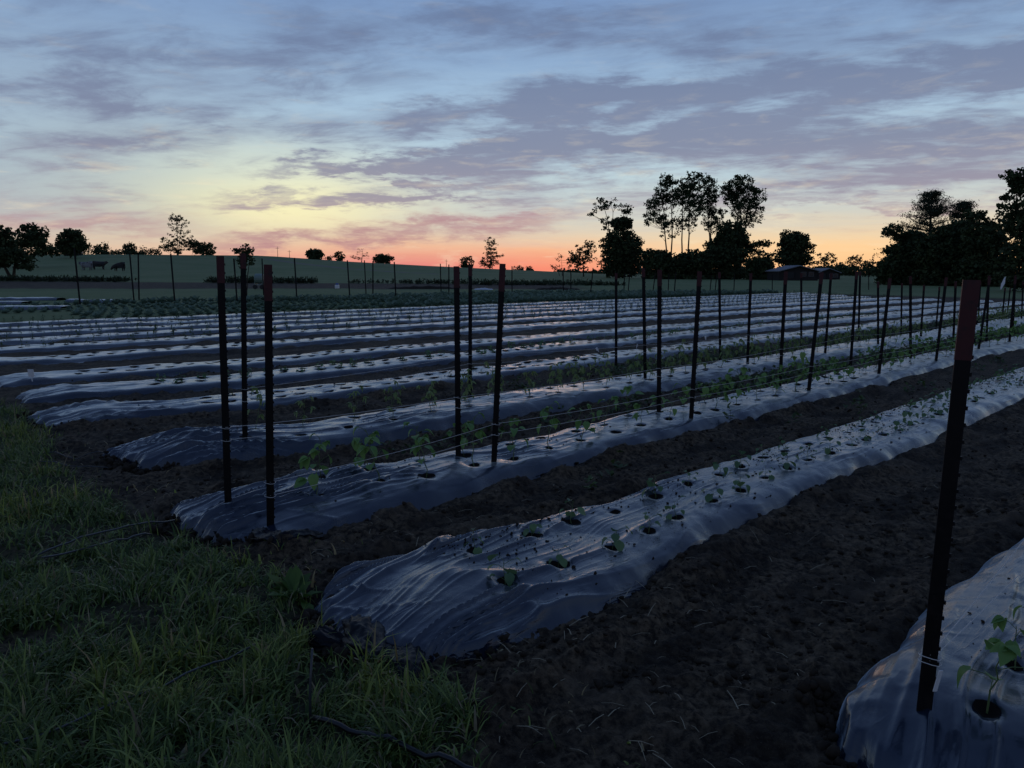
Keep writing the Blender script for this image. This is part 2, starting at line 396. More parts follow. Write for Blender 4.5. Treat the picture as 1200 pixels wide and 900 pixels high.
def soil_micro(x, y):
    u, v = xy2uv(x, y); r = np.hypot(x, y); fd = 1-sm(r, 9, 22)
    z = .042*fbm(u*1.5, v*2.1, 3)+.034*(ridged(u*4.0, v*5.2, 3)-.5)*fd+.026*fbm(u*10, v*11, 3)*fd+.012*(ridged(u*21, v*22, 2)-.5)*fd+.009*fbm(u*44, v*44, 2)*fd
    return z*(.35+.65*fd)
def field_mask(x, y):
    u, v = xy2uv(x, y); e = grass_edge(v)+.12*fbm(u*3, v*3, 3)
    return sm(u-e, -.05, .08)*(1-sm(v, 27.2, 28.2))*(1-sm(u, 49+.16*v, 52+.16*v))
def ground_z(x, y):
    x = np.asarray(x, float); y = np.asarray(y, float)
    u, v = xy2uv(x, y); r = np.hypot(x, y)
    z = terrain(x, y)
    inner = (1-sm(r, 60, 75))
    z = z+soil_micro(x, y)*inner*(1-.45*sm(grass_edge(v)-u, 0, .3))
    for row in ROWS:
        c = row_centre(row, u); hw = row[1]; a = np.abs(v-c)/flare(ROWS.index(row), u)
        on = sm(u, row[3]-.15, row[3]+.35)*(1-sm(u, row[4], row[4]+.5))
        berm = (.050 if row[0] < 9 else .030)*np.exp(-((a-hw-.09-.03*vnoise(u*1.3, row[0]*9))/.10)**2)*(1+.8*vnoise(u*4, v*4))
        under = -.075*(1-sm(a, hw-.22, hw-.03))
        on2 = sm(u, row[3]+.12, row[3]+.6)
        z = z+(on*berm+on2*under)*(1-sm(r, 30, 60))
    # furrow bottoms between near beds carry tractor ruts
    return z-.02*inner*field_mask(x, y)

# --- ground sheet: a disc centred under the viewer, finer close by
ths = np.concatenate([np.radians(np.linspace(-56, 56, 760, endpoint=False)), np.radians(np.linspace(56, 304, 90, endpoint=False))])
rs_ = [.5]
while rs_[-1] < 4200:
    q = rs_[-1]; rs_.append(q*(1.05 if q < 1.3 else 1.0058 if q < 10 else 1.016 if q < 60 else 1.02 if q < 300 else 1.06))
rs_ = np.array(rs_)
TT, RR = np.meshgrid(ths, rs_); gx = RR*np.sin(TT); gy = RR*np.cos(TT)
gz = ground_z(gx, gy)
nr, na = gx.shape
V = np.stack([gx, gy, gz], -1).reshape(-1, 3)
i, j = np.meshgrid(np.arange(nr-1), np.arange(na), indexing='ij'); j2 = (j+1) % na
Q = np.stack([i*na+j, i*na+j2, (i+1)*na+j2, (i+1)*na+j], -1).reshape(-1, 4)[:, ::-1]
fm = field_mask(gx, gy)
uu, vv = xy2uv(gx, gy)
pasture = sm(gy, 60, 63)+(1-field_mask(gx, gy))*sm(np.hypot(gx, gy), 20, 30)
lf = sm(gx, 12, 4)
tilled = sm(gy+1.5*fbm(gx/9, gy/9, 2), 66.5, 67.5)*(1-sm(gy+1.5*fbm(gx/7, gy/9, 2), 84, 86))*lf
soilm = np.clip(fm+tilled, 0, 1)
# bare soil fringe + bare patch on the headland
gd = grass_density(gx, gy)
soilm = np.clip(np.maximum(soilm, (1-gd)*(1-sm(np.hypot(gx, gy), 12, 20))*.85), 0, 1)
# pale track crossing the pasture on the hill
def trk(p0, p1, w_):
    (x0, y0), (x1, y1) = p0, p1; t = np.clip(((gx-x0)*(x1-x0)+(gy-y0)*(y1-y0))/((x1-x0)**2+(y1-y0)**2), 0, 1)
    return 1-sm(np.hypot(gx-x0-t*(x1-x0), gy-y0-t*(y1-y0)), w_*.5, w_)
track = np.maximum(trk((-70, 214), (-38, 176), 2.6), trk((-38, 176), (-14, 158), 2.2))
pasture = np.clip(pasture*(1-tilled), 0, 1)
gc = np.stack([soilm, pasture, np.clip(track, 0, 1)*.8], -1).reshape(-1, 3)
k0 = len(V); V = np.vstack([V, [[0, 0, float(ground_z(0., 0.))]]]); gc = np.vstack([gc, [[1, 0, 0]]])
ground = link_mesh('ground', V, Q, M_ground, colors=gc.astype(np.float32), smooth=True)
bm = bmesh.new(); bm.from_mesh(ground.data); bm.verts.ensure_lookup_table()
for j_ in range(na): bm.faces.new((bm.verts[k0], bm.verts[(j_+1) % na], bm.verts[j_]))
bm.normal_update(); bm.to_mesh(ground.data); bm.free()
tag(ground, kind='structure')

# ------------------------------------------------------------------ plastic mulch beds
HOLES = {}
def gen_holes():
    # (row, offsets of the lines, spacing, radius)
    for k, lines, sp, r, st in [(0, (.02, -.26), .38, .038, .5), (1, (-.15, .14), .36, .035, .8), (2, (-.14, .15), .42, .042, .75), (3, (-.17, .16), .45, .042, .9),
                            (4, (-.17, .17), .28, .056, 1.6), (5, (-.15, .15), .29, .056, 1.5), (6, (-.15, .15), .30, .056, 1.2), (7, (-.15, .15), .33, .056, 1.0),
                            (8, (-.16, .16), .40, .045, .8), (9, (-.16, .16), .42, .045, .8), (10, (-.16, .16), .44, .045, .8), (11, (-.16, .16), .46, .045, .8), (12, (-.16, .16), .5, .045, .8)]:
        row = ROWS[k]; L = []
        for li, off in enumerate(lines):
            u = row[3]+st+(sp*.5 if li else 0)
            while u < row[4]-.3:
                uj = u+random.uniform(-.04, .04); L.append((uj, off+random.uniform(-.025, .025), r*random.uniform(.8, 1.25), li)); u += sp*random.uniform(.95, 1.05)
        HOLES[k] = L
gen_holes()
HAR = {k: np.array([(a, b, c) for a, b, c, d in L]) for k, L in HOLES.items()}
def bed_z(k, u, wv_, fine=True):
    row = ROWS[k]; u = np.asarray(u, float); wv_ = np.asarray(wv_, float)
    hw = row[1]+.035*vnoise(u*1.4+k*11, np.full_like(u, k*3.3))+.02*vnoise(u*5+k*5, np.full_like(u, 1.7))
    s = np.abs(wv_)/hw
    h = row[2]*(1+.14*vnoise(u*.7+k*5, np.full_like(u, 2.)))
    prof = np.clip(1-np.clip(s, 0, 1.4)**(5.5 if k < 4 else 9.), -.45, 1)
    endf = sm(u, row[3]-.02, row[3]+.60)
    z = h*prof*(.10+.90*endf)+.022*fbm(u*1.9+k*3, wv_*2.6+k, 2)*np.clip(prof+.2, 0, 1)
    hm = np.ones_like(z); A = HAR[k]; umin, umax = float(u.min())-.3, float(u.max())+.3
    NH = A[(A[:, 0] > umin) & (A[:, 0] < min(umax, row[3]+9))]
    for (hu, ho, hr) in NH: hm = hm*(1-np.exp(-(((u-hu)**2+(wv_-ho)**2)/(hr*1.5)**2)**1.5))
    if fine:
        near = sm(u, row[3]+3.6, row[3]+.2); wr = row[6]
        # tension wrinkles: sharp long ridges fanning out from the buried end
        w0 = (.28, .32, .30, .1, .1)[min(k, 4)]
        fan = .48+.52*sm(u, row[3]-.2, row[3]+2.4)
        wq = (wv_+w0)/fan+.09*fbm(u*1.4+k, wv_*2.0, 2)
        rd = lambda q: 1-(np.sqrt(q*q+.016)-.12)
        r1 = rd(vnoise(u*.7+k*9, wq*6.)); r2 = rd(vnoise(u*1.1+k*4, wq*11.+5)); r3 = rd(vnoise(u*1.6+k, wq*17.))
        patch = np.clip(fbm(u*1.5+5, wv_*2.4+k, 2)*2.4+.75, .2, 1.3)
        zz = .024*(r1**7-.2)+.024*(r2**9-.18)*patch+.017*(r3**8-.2)*patch+.014*fbm(u*2.2, wq*2.4, 2)
        cross = .012*((1-np.abs(vnoise(u*5.5+wv_*6+k, wv_*2.-u*1.2)))**5-.2)*np.clip(fbm(u*1.9, wv_*2+9, 2)*2, 0, 1)
        z = z+hm*wr*(near*(zz+cross)+.14*zz*patch)*np.clip(prof*1.6+.3, .15, 1)
        z = z+.010*fbm(u*4.3, wv_*5.1+k*2, 3)
        shoulder = np.exp(-((s-.86)/.14)**2); z = z+.006*shoulder*ridged(u*5+k, wv_*1.5, 2)*min(wr, 1)
    for (hu, ho, hr) in NH:
        d2 = ((u-hu)**2+(wv_-ho)**2); z = z-.026*np.exp(-d2/(hr*1.05)**2)+.006*np.exp(-d2/(hr*2.6)**2)
    return z
def bed_xyz(k, u, w_, dz_=0.):
    u = np.asarray(u, float); w_ = np.asarray(w_, float)
    c = row_centre(ROWS[k], u); v = c+w_*flare(k, u)
    x, y = uv2xy(u, v); return x, y, bed_z(k, u, w_)+dz_+terrain(x, y)
LAB = ['black plastic covered bed in the bottom right corner, with the big red-topped stake',
       'wrinkled black plastic bed in front of the staked beds, its bunched end beside the grass',
       'nearer of the two beds with stakes and twine, two stakes at its left end',
       'farther of the two beds with stakes and twine, planted with lanky seedlings',
       'first bed without stakes behind the twined beds, dark holes and a crumpled end',
       'second bed behind the twined beds, dotted with small leafy plants',
       'third bed behind the twined beds, empty holes in its plastic',
       'fourth bed behind the twined beds, empty holes and dark soil before it',
       'fifth bed behind the twined beds, first with upright young plants',
       'sixth bed behind the twined beds, thin strip of pale film with plants',
       'seventh bed behind the twined beds, thin strip of pale film with plants',
       'eighth bed behind the twined beds, second last before the leafy crops',
       'farthest film-covered bed, right in front of the dark leafy crops']
BEDS = []
for k, row in enumerate(ROWS):
    # spacing along the row grows with distance
    us = [row[3]]; 
    while us[-1] < row[4]:
        x, y = uv2xy(us[-1], row[0]); r = math.hypot(x, y)
        us.append(us[-1]+max((.008 if k == 1 and us[-1] < row[3]+2.2 else .011) if k < 3 else .018, .0038*r if k < 4 else .006*r))
    us = np.array(us); nw = [170, 240, 150, 96, 44, 32, 26, 22, 18, 16, 16, 14, 14][k]
    ws = np.linspace(-row[1]-.09, row[1]+.09, nw)
    U, Wd = np.meshgrid(us, ws, indexing='ij')
    # ragged start: the buried end is not straight
    if k < 8:
        startn = .10*fbm(ws*3+k, ws*0+2, 3)+.09*fbm(ws*11+k, ws*0+5, 2)+[0, .10, .10, .12, .1, .05, .05, .05][k]*ws/row[1]*(-1)+[.36, .42, .26, .2, .14, .1, .1, .1][k]*np.abs(ws/row[1])**4
        U = U+startn[None, :]*sm(row[3]+.8-U, 0, .8)
    Z = bed_z(k, U, Wd)
    vC = row_centre(row, U)
    X, Y = uv2xy(U, vC+Wd*flare(k, U)); Z = Z+terrain(X, Y)
    edge = U-U[0:1, :]; Z = Z-.12*(1-sm(edge, 0, .15))
    n_u = len(us)
    VV = np.stack([X, Y, Z], -1).reshape(-1, 3)
    i, j = np.meshgrid(np.arange(n_u-1), np.arange(nw-1), indexing='ij')
    QQ = np.stack([i*nw+j, (i+1)*nw+j, (i+1)*nw+j+1, i*nw+j+1], -1).reshape(-1, 4)
    bed = link_mesh('mulch_film', VV, QQ, M_film, smooth=True)
    tag(bed, LAB[k], 'plastic mulch bed', 'plastic covered planting beds')
    BEDS.append(bed)
    # planting holes
    far = MB(); cnt = 0
    for (hu, ho, hr, li) in HOLES[k]:
        x, y = uv2xy(hu, row[0]+ho); r = math.hypot(x, y)
        near_ = r < 15 and cnt < 280
        n = 12 if near_ else 7
        uu_ = []; wwx = []
        ph = random.random()*6
        for q in range(n):
            t = 2*math.pi*q/n; rr = hr*(1+.18*math.sin(2*t+ph)+random.uniform(-.12, .12)); uu_.append(hu+rr*(1.05 if k < 4 else 1.25)*math.cos(t)); wwx.append(ho+rr*math.sin(t))
        ri = .5
        uu2 = [hu+(a-hu)*ri for a in uu_]; ww2 = [ho+(a-ho)*ri for a in wwx]
        ua = np.array(uu_+uu2+[hu]); wa = np.array(wwx+ww2+[ho])
        X1, Y1, Z1 = bed_xyz(k, ua, wa)
        lift = .004 if r < 10 else .012
        Z1[:n] += lift; Z1[n:2*n] += lift-.002; Z1[-1] += lift-.002
        vs = list(zip(X1, Y1, Z1)); fs = [(q, (q+1) % n, n+(q+1) % n, n+q) for q in range(n)]+[(n+q, n+(q+1) % n, 2*n) for q in range(n)]
        if near_:
            m_ = MB(); m_.addv(vs, fs); m_.build('planting_hole', M_hole, bed, smooth=True); cnt += 1
        else: far.addv(vs, fs)
    if far.v: tag(far.build('planting_holes', M_hole, bed), kind='stuff')

# crumbs of soil thrown on the film
def crumbs():
    ico = bmesh.new(); bmesh.ops.create_icosphere(ico, subdivisions=1, radius=1.); iv = np.array([v.co[:] for v in ico.verts]); jf = np.array([[v.index for v in f.verts] for f in ico.faces]); ico.free()
    def scatter(name, P, R, m_, parent=None, lab=None, kind='stuff'):
        n = len(P); 
        jit = rng.uniform(.6, 1.3, (n, len(iv), 1)); sc = rng.uniform(.6, 1.2, (n, 1, 3)); sc[:, :, 2] *= .7
        VV = P[:, None, :]+iv[None]*jit*sc*R[:, None, None]
        FF = (jf[None]+(np.arange(n)*len(iv))[:, None, None]).reshape(-1, 3)
        o = link_mesh(name, VV.reshape(-1, 3), FF, m_, parent, smooth=False)
        return tag(o, lab, None, None, kind)
    for k, n in ((0, 120), (1, 2600), (2, 700), (3, 420), (4, 500)):
        row = ROWS[k]
        u = row[3]+.8+rng.random(n)**1.2*11; w_ = np.clip(rng.normal(0, .17, n), -.33, .33)
        m2 = rng.random(n) < .45; w_[m2] = rng.normal(.24, .05, m2.sum())
        keep = fbm(u*1.8+k, w_*3, 2) > -.25; u, w_ = u[keep], w_[keep]; n = len(u)
        x, y, z = bed_xyz(k, u, w_)
        R = .0025+.009*rng.random(n)**4
        scatter('soil_crumbs', np.stack([x, y, z+R*.4], -1), R, M_soil, BEDS[k])
    # clods in the furrows
    n = 16000; r = 1.9+rng.random(n)**1.5*11; a = rng.uniform(-.66, .66, n); x = r*np.sin(a); y = r*np.cos(a)
    u, v = xy2uv(x, y); ok = field_mask(x, y) > .5
    for row in ROWS[:7]: ok &= ~((np.abs(v-row_centre(row, u)) < row[1]+.0) & (u > row[3]-.1))
    ok &= fbm(u*1.6, v*2, 3) > -.2
    x, y = x[ok], y[ok]; R = .004+.022*rng.random(len(x))**5
    o = scatter('soil_clods', np.stack([x, y, ground_z(x, y)+R*.2], -1), R, M_soil, None, 'crumbly brown clods lying loose in the furrows')
crumbs()

def end_clods():
    ico = bmesh.new(); bmesh.ops.create_icosphere(ico, subdivisions=1, radius=1.); iv = np.array([v.co[:] for v in ico.verts]); jf = np.array([[v.index for v in f.verts] for f in ico.faces]); ico.free()
    P = []
    for k, n in ((0, 260), (1, 420), (2, 300), (3, 260), (4, 200)):
        row = ROWS[k]; w_ = rng.uniform(-row[1]*1.3, row[1]*1.3, n); pull = (.36, .42, .26, .2, .14)[k]*np.abs(w_/row[1]).clip(0, 1)**4
        u = row[3]+pull+rng.normal(0, .045, n); x, y = uv2xy(u, row_centre(row, u)+w_); P.append(np.stack([x, y, ground_z(x, y)+rng.uniform(0, .03, n)], -1))
    P = np.vstack(P); n = len(P); R_ = .007+.026*rng.random(n)**2.5
    VV = P[:, None, :]+iv[None]*rng.uniform(.55, 1.3, (n, len(iv), 1))*rng.uniform(.6, 1.2, (n, 1, 3))*R_[:, None, None]
    FF = (jf[None]+(np.arange(n)*len(iv))[:, None, None]).reshape(-1, 3)
    tag(link_mesh('soil_clods', VV.reshape(-1, 3), FF, M_soil), 'crumbly soil thrown over the buried ends of the plastic beds', kind='stuff')
end_clods()
# bunched-up film ends, parts of their beds
def bunch(k, cu, cv, lu, lv, h, rot, seed):
    n, m_ = 96, 72; s = np.linspace(0, 2*math.pi, n, endpoint=False); t = np.linspace(0, math.pi, m_)
    Sg, Tg = np.meshgrid(s, t)
    q1 = 1-np.abs(vnoise(np.cos(Sg)*1.9+seed, Tg*.9+np.sin(Sg)*1.9)); q2 = 1-np.abs(vnoise(np.cos(Sg+Tg*.5)*3.6+seed, np.sin(Sg+Tg*.5)*3.6+Tg*.5)); q3 = 1-np.abs(vnoise(np.cos(Sg)*7+seed, np.sin(Sg)*7+Tg*1.4))
    rr = .62+.30*q1**2+.16*q2**2+.03*q3
    x = rr*np.sin(Tg)*np.cos(Sg)*lv; y = rr*np.sin(Tg)*np.sin(Sg)*h; z = -np.cos(Tg)*lu*(.8+.2*rr)
    c, s_ = math.cos(rot), math.sin(rot); U = cu+z*c-x*s_; Vv = cv+z*s_+x*c
    X, Y = uv2xy(U, Vv); Z = y+h*.18
    VV = np.stack([X, Y, Z+ground_z(X, Y)*.5], -1).reshape(-1, 3)
    i, j = np.meshgrid(np.arange(m_-1), np.arange(n), indexing='ij'); j2 = (j+1) % n
    link_mesh('bunched_end', VV, np.stack([i*n+j, i*n+j2, (i+1)*n+j2, (i+1)*n+j], -1).reshape(-1, 4), M_bunch, BEDS[k], smooth=True)
u_, v_ = UVp(425, 742, .05); bunch(1, u_, v_, .22, .12, .075, 1.2, 1.)
u_, v_ = UVp(475, 770, .03); bunch(1, u_, v_, .17, .09, .05, .9, 8.)
u_, v_ = UVp(385, 745, .03); bunch(1, u_, v_, .12, .08, .05, 1.9, 5.)
u_, v_ = UVp(312, 628, .04); bunch(2, u_, v_, .24, .08, .06, 1.5, 3.)
u_, v_ = UVp(350, 632, .03); bunch(2, u_, v_, .17, .07, .05, .2, 6.)
u_, v_ = UVp(262, 618, .03); bunch(2, u_, v_, .16, .08, .045, 2.0, 9.)

# ------------------------------------------------------------------ stakes
_O = 'first second third fourth fifth sixth seventh eighth ninth tenth eleventh twelfth thirteenth fourteenth fifteenth sixteenth seventeenth eighteenth nineteenth'.split()
def nth(i):
    if i < 19: return _O[i]
    t_, u_ = divmod(i+1, 10); return ['twentieth', 'thirtieth', 'fortieth', 'fiftieth'][t_-2] if u_ == 0 else ['twenty', 'thirty', 'forty', 'fifty'][t_-2]+'-'+_O[u_-1]
def stake_parts(parent, hgt, wd=.042, full=True, red=.16):
    # T-section with a studded face
    prof = [(-wd/2, 0), (wd/2, 0), (wd/2, -.006), (.005, -.009), (.004, -.036), (-.004, -.036), (-.005, -.009), (-wd/2, -.006)]
    def ext(z0, z1, g=0.):
        mb = MB(); n = len(prof); zs = [z0, z1]
        vs = [((x+math.copysign(g, x)), y+(g if y >= 0 else -g), z) for z in zs for x, y in prof]
        mb.addv(vs, [(i, (i+1) % n, n+(i+1) % n, n+i) for i in range(n)]+[tuple(range(n-1, -1, -1)), tuple(range(n, 2*n))]); return mb
    a = ext(-.25, hgt-red).build('shaft', M_post, parent)
    if red > 0: ext(hgt-red, hgt, .0012).build('painted_top', M_red, parent)
    if full:
        st = MB(); z = .06; k = 0
        while z < hgt-.03:
            sx = -wd*.5-.004 if True else 0
            st.box((sx+.002, -.003, z), (.007, .007, .012)); z += .052; k += 1
        tag(st.build('studs', M_post, parent), kind='stuff')
POSTS = []
def stake(xb, yb, xt, yt, zb, label, group, red=.16, wd=.042, name='fence_stake', full=None, twist=0.):
    X, Y = G(xb, yb, zb); T = AT(xt, yt, Y)
    D = Vector(T)-Vector((X, Y, zb)); L = D.length
    o = empty(name, (X, Y, zb)); 
    q = D.to_track_quat('Z', 'Y'); face = Matrix.Rotation(math.atan2(-X, Y)+math.pi+twist, 4, 'Z')
    o.rotation_euler = (q.to_matrix().to_4x4() @ Matrix.Rotation(math.pi*.5+math.atan2(-X, Y), 4, 'Z') @ Matrix.Identity(4)).to_euler() if False else ((Vector((0, 0, 1)).rotation_difference(D)).to_matrix().to_4x4() @ Matrix.Rotation(math.atan2(-X, Y)+math.pi+twist, 4, 'Z')).to_euler()
    stake_parts(o, L, wd, (math.hypot(X, Y) < 9) if full is None else full, red)
    tag(o, label, 'stake', group); POSTS.append(o); return o, Vector((X, Y, zb)), Vector(T)
ORD = ['first', 'second', 'third', 'fourth', 'fifth', 'sixth', 'seventh', 'eighth', 'ninth', 'tenth', 'eleventh', 'twelfth', 'thirteenth']
s0, b0, t0_ = stake(1085, 815, 1139, 328, .15, 'tall dark stake with a red painted top and white tag, standing in the nearest bed', 'stakes holding trellis twine', red=.24, wd=.044, twist=.25)
A_back = [(267, 578, 258, 300), (537, 528, 535, 312), (772, 480, 773, 316), (914, 448, 921, 318), (997, 425, 1004, 318), (1067, 418, 1067, 324), (1117, 404, 1120, 330), (1156, 398, 1159, 323), (1187, 386, 1190, 323)]
A_front = [(317, 618, 314, 310), (579, 538, 589, 309), (810, 488, 820, 318), (948, 455, 963, 319), (1030, 437, 1043, 326), (1097, 422, 1109, 325), (1147, 408, 1160, 325), (1183, 400, 1190, 325)]
C_posts = [(287, 517, 285, 297), (551, 460, 551, 311), (756, 443, 754, 314), (876, 426, 880, 320), (967, 413, 974, 320), (1029, 403, 1029, 330), (1079, 394, 1083, 334), (1125, 387, 1131, 332)]
C_back = [(722, 424, 722, 320), (844, 419, 843, 319), (939, 403, 939, 320), (1006, 397, 1008, 318), (1056, 387, 1057, 332), (1097, 384, 1101, 336), (1146, 380, 1149, 330), (1174, 377, 1178, 337), (1180, 371, 1184, 337), (1197, 374, 1199, 330)]
ab = []; af = []; cf = []; cb = []
first_lab = {('b', 0): 'red-topped dark stake at the left end of the nearer twined bed, far side', ('b', 1): 'upright dark stake left of the leaning one, mid nearer twined bed',
             ('f', 0): 'red-topped dark stake at the left end of the nearer twined bed, beside the bunched film', ('f', 1): 'dark stake leaning to the right on the nearer twined bed',
             ('c', 0): 'dark stake at the left end of the farther twined bed, before a small leafy tree'}
for i_, p in enumerate(A_back): ab.append(stake(*p, .14, first_lab.get(('b', i_), '%s stake from the left along the far edge of the nearer twined bed' % ORD[i_]), 'stakes holding trellis twine', red=.16 if i_ < 4 else .12))
for i_, p in enumerate(A_front): af.append(stake(*p, .12 if i_ else .04, first_lab.get(('f', i_), '%s stake from the left along the near edge of the nearer twined bed' % ORD[i_]), 'stakes holding trellis twine', red=.2 if i_ < 2 else .14))
for i_, p in enumerate(C_posts): cf.append(stake(*p, .12, first_lab.get(('c', i_), '%s stake from the left along the near edge of the farther twined bed' % ORD[i_]), 'stakes holding trellis twine', red=.12, full=i_ < 3))
for i_, p in enumerate(C_back): cb.append(stake(*p, .08, '%s stake from the left along the far edge of the farther twined bed' % ORD[i_], 'stakes holding trellis twine', red=.10, full=False))
# red-brown stakes at the far right, and a ribboned one
FAR = [(87, 291, 94, 358), (152, 297, 157, 352), (162, 298, 163, 352), (200, 297, 205, 356), (274, 303, 278, 355), (307, 303, 309, 346), (345, 302, 348, 352), (407, 305, 410, 350), (427, 305, 429, 345), (437, 306, 437, 348),
       (462, 307, 464, 350), (516, 309, 517, 344), (526, 310, 526, 346), (600, 312, 600, 344), (660, 316, 660, 344), (669, 317, 669, 344), (695, 314, 692, 345), (732, 320, 731, 343), (738, 320, 736, 343), (768, 320, 765, 343), (784, 320, 783, 342), (792, 319, 790, 346),
       (818, 320, 817, 341), (834, 322, 832, 341), (840, 322, 838, 341), (861, 321, 860, 341), (905, 322, 905, 340), (1018, 322, 1018, 340)]
for i_, (xt, yt, xb, yb) in enumerate(FAR):
    lab = 'tall thin stake leaning left at the far left, below the grey shed roof' if i_ == 0 else '%s thin dark stake from the left in the far leafy crop rows' % nth(i_)
    stake(xb, yb, xt, yt, .0, lab, 'stakes in the far crop rows' if i_ else None, red=0, wd=.075, full=False)
X, Y = G(1176, 371, .1); rb, rbb, rbt = cb[7]
mb = MB(); c = AT(1174, 336, Y)
P0 = Vector(AT(1178, 325, Y)); P1 = Vector(AT(1173, 339, Y)); d_ = (P1-P0); sx = Vector((.05, 0, 0))
mb.addv([P0-sx*.5, P0+sx*.6+Vector((0, .03, 0)), P0+d_*.5+sx*.7-Vector((0, .04, 0)), P1+sx*.3, P1-sx*.5, P0+d_*.55-sx*.8+Vector((0, .03, 0))], [(0, 1, 2, 5), (5, 2, 3, 4)])
so = mb.build('ribbon_flag', M_white); so.modifiers.new('thick', 'SOLIDIFY').thickness = .004
tag(so, 'white ribbon tied high on a stake at the far right', 'ribbon')

# twine: two strings per stake line
def twine(lab, pts):
    mb = MB(); 
    path = []
    for a, b in zip(pts[:-1], pts[1:]):
        for q in range(8):
            t = q/8; p = a.lerp(b, t); p.z -= .05*t*(1-t)*4*.35; path.append(p)
    path.append(pts[-1]); mb.tube(path, .0016, 4)
    # knots round each stake
    for p in pts[:4]:
        ring = [p+Vector((.033*math.cos(t), .033*math.sin(t), .004*math.sin(t*2))) for t in np.linspace(0, 2*math.pi, 11)]
        mb.tube(ring, .0014, 4)
    return tag(mb.build('trellis_twine', M_twine), lab, 'twine', 'pale twine strung between the stakes')
def along(L, h): return [b+(t-b)*(h/(t-b).length) for (_, b, t) in L]
twine('upper pale string along the far edge of the nearer twined bed', [p+Vector((0, -.005, 0)) for p in along(ab, .42)])
twine('lower pale string along the far edge of the nearer twined bed', along(ab, .34))
twine('upper pale string along the near edge of the nearer twined bed', along(af, .27))
twine('lower pale string along the near edge of the nearer twined bed', along(af, .19))
twine('upper pale string along the near edge of the farther twined bed', along(cf, .44))
twine('lower pale string along the near edge of the farther twined bed', along(cf, .34))
# row 0: strings run from the big stake into the right edge
bdir = Vector((DU[0], DU[1], 0)); q0 = b0+(t0_-b0)*(.12/(t0_-b0).length); q1 = q0+Vector((0, 0, .02))
far0 = b0+bdir*4.6
twine('near pale string running from the tagged stake to the right edge', [q0, q0+bdir*2.3+Vector((-DV[0]*.02, -DV[1]*.02, .03)), q0+bdir*4.6])
twine('far pale string running from the tagged stake to the right edge', [q1, q1+bdir*2.3+Vector((DV[0]*.09, DV[1]*.09, .07)), q1+bdir*4.6+Vector((0, 0, .05))])
mb = MB(); T_ = AT(1098, 797, b0[1]-.03); mb.box((0, 0, 0), (.017, .003, .075)); tg = mb.build('plant_tag', M_white, bevel=.001)
tg.location = (T_[0], b0[1]-.035, T_[2]); tg.rotation_euler = (.1, .12, .3); tag(tg, 'small white plastic tag tied to the big stake by the bottom right corner', 'tag')

# ------------------------------------------------------------------ seedlings
def leaf_mesh(name, L, Wd, m_, heart=.25, fold=.35, droop=.5, seg=5, jag=0.):
    """leaf along +Y from the origin, folded at the midrib and drooping"""
    vs = []; fs = []
    for i in range(seg+1):
        t = i/seg; y = L*t; wv_ = Wd/2*(math.sin(math.pi*min(1, (t*.92+.06)))**.75)*(1+heart*(1-t)-heart*.5)
        if jag: wv_ *= 1+jag*(1 if i % 2 else -1)
        if i == seg: wv_ = .001
        z = -droop*L*t*t; back = -heart*L*.25 if i == 0 else 0
        vs += [(-wv_, y+back, z+fold*wv_), (0, y, z), (wv_, y+back, z+fold*wv_)]
    for i in range(seg):
        a = i*3; fs += [(a, a+1, a+4, a+3), (a+1, a+2, a+5, a+4)]
    me = bpy.data.meshes.new(name); me.from_pydata(vs, [], fs); me.materials.append(m_)
    me.polygons.foreach_set('use_smooth', [True]*len(fs)); return me
LM = {'bean': [leaf_mesh('leaf', .060, .056, M_bean, .5, .2, .45), leaf_mesh('leaf', .050, .044, M_bean, .4, .45, .8), leaf_mesh('leaf', .042, .04, M_bean, .5, .6, .3)],
      'tomato': [leaf_mesh('leaf', .062, .026, M_tom, .1, .3, .7, 6, .22), leaf_mesh('leaf', .052, .022, M_tom, .1, .4, 1., 6, .22), leaf_mesh('leaf', .045, .022, M_tom, .1, .3, .5, 6, .2)],
      'squash': [leaf_mesh('leaf', .060, .066, M_cuc, .6, .15, .35), leaf_mesh('leaf', .050, .050, M_cuc, .5, .4, .7), leaf_mesh('leaf', .035, .036, M_cuc, .5, .5, .2)],
      'pepper': [leaf_mesh('leaf', .062, .030, M_pep, 0., .3, .4), leaf_mesh('leaf', .055, .024, M_pep, 0., .3, .6), leaf_mesh('leaf', .05, .022, M_pep, 0., .3, .2)]}
